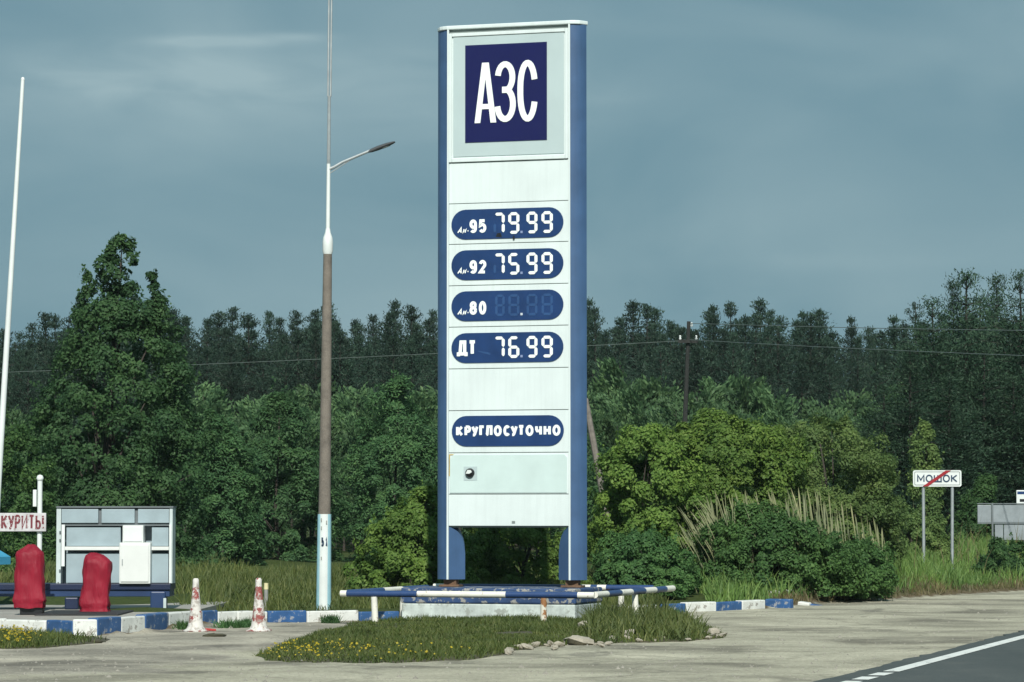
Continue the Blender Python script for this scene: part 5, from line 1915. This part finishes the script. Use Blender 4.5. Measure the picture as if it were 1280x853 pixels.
def cones():
    d = None
    prof = [(15.5, 0), (15.5, 1.2), (11.5, 3.5), (9.6, 7), (8.2, 16), (6.8, 28), (5.4, 40), (4.3, 52), (3.9, 60), (3.9, 64), (2.6, 66)]
    for i, (px, py, lab, lean) in enumerate(((244.5, 789.5, 'left traffic cone, mostly peeled to white, with a red scrap at its foot', .0), (323.5, 789, 'right traffic cone with more red paint left on it', -.03))):
        B = G(px, py)
        s = B.y / F
        root = empty('traffic_cone', B, .4 + i, lab, 'traffic cone', 'traffic cones by the kerb')
        MB().lathe([(a * s, z * s) for a, z in prof], 22).build('body', M['cone'], root, smooth='angle')
        mb = MB()
        hw = 13.5 * s
        mb.box((-hw, -hw, 0), (hw, hw, 1.6 * s)).build('base_plate', M['cone'], root, bevel=.012)
        root.rotation_euler[1] = lean
        if i == 0:
            o = MB().box((-.08, -.05, 0), (.08, .05, .035)).build('plastic_scrap', paint('scrap_red', (.42, .05, .045), .5), None, bevel=.012)
            p = G(262, 789)
            o.location = p
            o.rotation_euler = (0, .1, .5)
            tag(o, 'small red plastic scrap beside the left traffic cone', 'scrap')
    B = W(332.5, 766, 51.8)
    root = empty('bollard', (B.x, B.y, .05), 0, 'thin grey post with a cream top behind the right traffic cone', 'bollard')
    s = 51.8 / F
    zt = W(332.5, 729, 51.8).z - .05
    MB().tube([(0, 0, 0), (0, 0, zt - 8 * s)], 2.6 * s, 10).build('shaft', M['bollard_grey'], root, smooth='angle')
    MB().tube([(0, 0, zt - 8 * s), (0, 0, zt)], [3.0 * s, 2.9 * s], 10).build('top', M['bollard_cream'], root, smooth='angle')


cones()


# ------------------------------------------------------------------ settlement sign, sign backs, poles and wires
def right_things():
    d = 72.0
    s = d / F
    A = W(1171, 700, d)
    gz = float(gh(A.x, d))
    root = empty('settlement_sign', (A.x, d, gz), R(-6), 'white end-of-settlement sign with a red slash on two grey posts', 'road sign')
    o = lambda px, py: W(px, py, d) - root.location
    zt, zb = o(0, 588).z, o(0, 608.5).z
    x0, x1 = o(1141.5, 600).x, o(1201.5, 600).x
    # rounded plate
    def rr(x0, x1, z0, z1, r, n=5):
        P = []
        for cx, cz, a0 in ((x1 - r, z1 - r, 0), (x0 + r, z1 - r, 90), (x0 + r, z0 + r, 180), (x1 - r, z0 + r, 270)):
            P += [(cx + r * math.cos(R(a0 + 90 * k / n)), cz + r * math.sin(R(a0 + 90 * k / n))) for k in range(n + 1)]
        return P
    pl = MB().prism_y(rr(x0, x1, zb, zt, .045), -.012, .012).build('plate', M['white_paint'], root)
    outer = rr(x0 + .03, x1 - .03, zb + .03, zt - .03, .03)
    inner = rr(x0 + .045, x1 - .045, zb + .045, zt - .045, .02)
    n = len(outer)
    vs_ = [(a, -.0145, b) for a, b in outer] + [(a, -.0145, b) for a, b in inner]
    MB().add(vs_, [(i, (i + 1) % n, n + (i + 1) % n, n + i) for i in range(n)]).build('border', M['gasket'], pl)
    a, b = o(1146.5, 600).x, o(1196.5, 600).x
    text_mesh('МОШОК', b - a, 9.6 * s, M['sign_ink'], 'letter', pl, (a, -.0175, zb + 5.4 * s), .17)
    pa, pb = o(1157, 607.8), o(1185, 588.8)
    dr = Vector((pb.x - pa.x, pb.z - pa.z)).normalized()
    m = Vector((-dr.y, dr.x)) * 1.9 * s
    MB().prism_y([(pa.x - 3.6 * s, zb + .006), (pa.x + 3.0 * s, zb + .006), (pb.x + 3.6 * s, zt - .006), (pb.x - 3.0 * s, zt - .006)], -.022, -.019).build('slash', M['slash_red'], pl)
    for px in (1154.5, 1189.5):
        x = o(px, 640).x
        MB().tube([(x, .045, -.2), (x + (.02 if px > 1160 else 0), .045, zt - .03)], 2.0 * s, 10).build('post', M['galv'], root, smooth='angle')
    # grey backs of two sign boards
    d = 84.0
    A = W(1262, 690, d)
    gz = float(gh(A.x, d))
    root = empty('sign_board', (A.x, d, gz), 0, 'grey backs of two stacked road sign boards on posts at the right edge', 'road sign')
    o = lambda px, py: W(px, py, d) - root.location
    bx = lambda a, b, y0, y1, v0, v1: MB().box((o(a, 650).x, v0, o(1250, y1).z), (o(b, 650).x, v1, o(1250, y0).z))
    # upper board in two sheets, lower in two
    for a, b, y0, y1 in ((1222, 1239.3, 631.5, 654.5), (1241, 1330, 630.5, 653), (1243.5, 1254, 655.2, 676), (1254.8, 1330, 654.6, 675.5)):
        bx(a, b, y0, y1, 0, .03).build('sheet', M['panel_back'], root, bevel=.01)
    bx(1221.5, 1330, 629.2, 630.3, -.03, .035).build('top_rail', M['rack_dark'], root)
    bx(1221.8, 1330, 652.8, 655.0, -.03, -.005).build('middle_rail', M['rack_dark'], root)
    for a in (1239.2, 1296):
        bx(a, a + 2.2, 629, 676, -.05, -.031).build('strut', M['rack_dark'], root)
    for a in (1251, 1253.2, 1310):
        pass
    for a in (1258, 1312):
        x = o(a, 650).x
        MB().tube([(x, .08, -.3), (x, .08, o(1250, 632).z)], .045, 8).build('post', M['galv'], root, smooth='angle')
    # small blue-topped sign beyond
    d = 85.2
    A = W(1280, 690, d)
    gz = float(gh(A.x, d))
    root = empty('small_road_sign', (A.x, d, gz), 0, 'small white sign with a blue top band, above the grey sign backs', 'road sign')
    o = lambda px, py: W(px, py, d) - root.location
    pl = MB().box((o(1270.5, 620).x, -.015, o(0, 650).z), (o(1291, 620).x, .015, o(0, 613).z)).build('plate', M['white_paint'], root, bevel=.01)
    MB().box((o(1271.5, 620).x, -.02, o(0, 618).z), (o(1290, 620).x, -.0155, o(0, 614.5).z)).build('blue_band', M['pill_blue'], pl)
    MB().box((o(1274.5, 620).x, -.02, o(0, 627.5).z), (o(1286, 620).x, -.0155, o(0, 624).z)).build('black_mark', M['black'], pl)
    x = o(1281, 620).x
    MB().tube([(x, .05, -.3), (x, .05, o(0, 614).z)], .03, 8).build('post', M['galv'], root, smooth='angle')

    # utility pole and wires
    d = 104.0
    T, B = W(861, 402, d), W(855, 560, d)
    gz = float(gh(B.x, d))
    root = empty('utility_pole', (W(853, 600, d).x, d, gz), 0, 'dark wooden utility pole in front of the far forest, right of the price pylon', 'utility pole')
    loc = root.location
    t = T - loc
    foot = Vector((0, 0, -.3))
    sp = B - loc
    mid = t.lerp(sp, .86)
    MB().tube([foot, sp], [.13, .12], 8).build('footing', M['old_wood'], root, smooth='angle')
    MB().tube([mid, t], [.08, .06], 8).build('shaft', M['dark_wood'], root, smooth='angle')
    MB().tube([mid + Vector((0, .12, .3)), sp + Vector((0, .1, -.1))], [.10, .11], 8).build('splice', M['old_wood'], root, smooth='angle')
    zc = W(860, 427, d).z - loc.z
    xc = W(860, 427, d).x - loc.x
    MB().box((xc - .32, -.16, zc - .06), (xc + .32, -.085, zc + .05)).build('crossarm', M['dark_wood'], root)
    for q in (-.26, .26):
        MB().lathe([(.03, 0), (.045, .04), (.025, .07), (.04, .11), (.02, .14)], 8).build('insulator', M['white_paint'], root, loc=(xc + q, -.12, zc + .05))
    z2 = W(860, 405, d).z - loc.z
    MB().lathe([(.03, 0), (.045, .04), (.025, .07), (.04, .11), (.02, .14)], 8).build('insulator', M['white_paint'], root, loc=(t.x + .09, -.05, z2 - .1))

    def wire(p, q, sag, label):
        r = empty('power_line', p, 0, label, 'power line', 'wires of the power line')
        pts = []
        for k in range(25):
            u = k / 24
            pts.append(p.lerp(q, u) - p + Vector((0, 0, -sag * 4 * u * (1 - u))))
        MB().tube(pts, .011, 5, False).build('wire', M['wire'], r, smooth=True)
    def beyond(p, q, k=1.35):
        return p + (q - p) * k
    wire(W(862, 425, d - .1), beyond(W(862, 425, d), W(1280, 443, 82)), .05, 'lower wire running from the utility pole to the right edge')
    wire(W(863, 404.5, d), beyond(W(863, 404.5, d), W(1280, 412, 80)), .04, 'upper wire running from the utility pole to the right edge')
    wire(W(857, 426, d - .1), W(-300, 476, 118), .1, 'wire running left from the utility pole behind the price pylon')
    # leaning strut pole
    d = 66
    a, b = W(732, 500, d), W(747, 582, d)
    dirv = (b - a).normalized()
    g = b + dirv * ((b.z - float(gh(b.x, d))) / -dirv.z)
    root = empty('leaning_pole', g, 0, 'grey leaning wooden pole sticking out of the bushes beside the price pylon', 'pole')
    up = a - g
    MB().tube([Vector((0, 0, 0)) - up.normalized() * .3, up * .5, up], [.08, .07, .06], 8).build('shaft', M['old_wood'], root, smooth='angle')
    MB().tube([up, up * 1.01], [.06, .04], 8).build('tip', M['old_wood'], root, smooth='angle')


right_things()


# ------------------------------------------------------------------ haze: the damp air between the road and the forest
def haze():
    mb = MB().box((-1600, -420, -3), (1600, 4600, 22))
    m = bpy.data.materials.new('haze')
    m.use_nodes = True
    nt = m.node_tree
    nt.nodes.clear()
    out = N(nt, 'ShaderNodeOutputMaterial')
    v = N(nt, 'ShaderNodeVolumePrincipled')
    v.inputs['Color'].default_value = (0.72, 0.93, 0.93, 1)
    v.inputs['Density'].default_value = HAZE
    v.inputs['Anisotropy'].default_value = 0.0
    nt.links.new(v.outputs[0], out.inputs['Volume'])
    o = mb.build('haze', m)
    tag(o, 'thin damp haze in front of the far forest', 'haze', kind='stuff')


HAZE = 0.00013
haze()
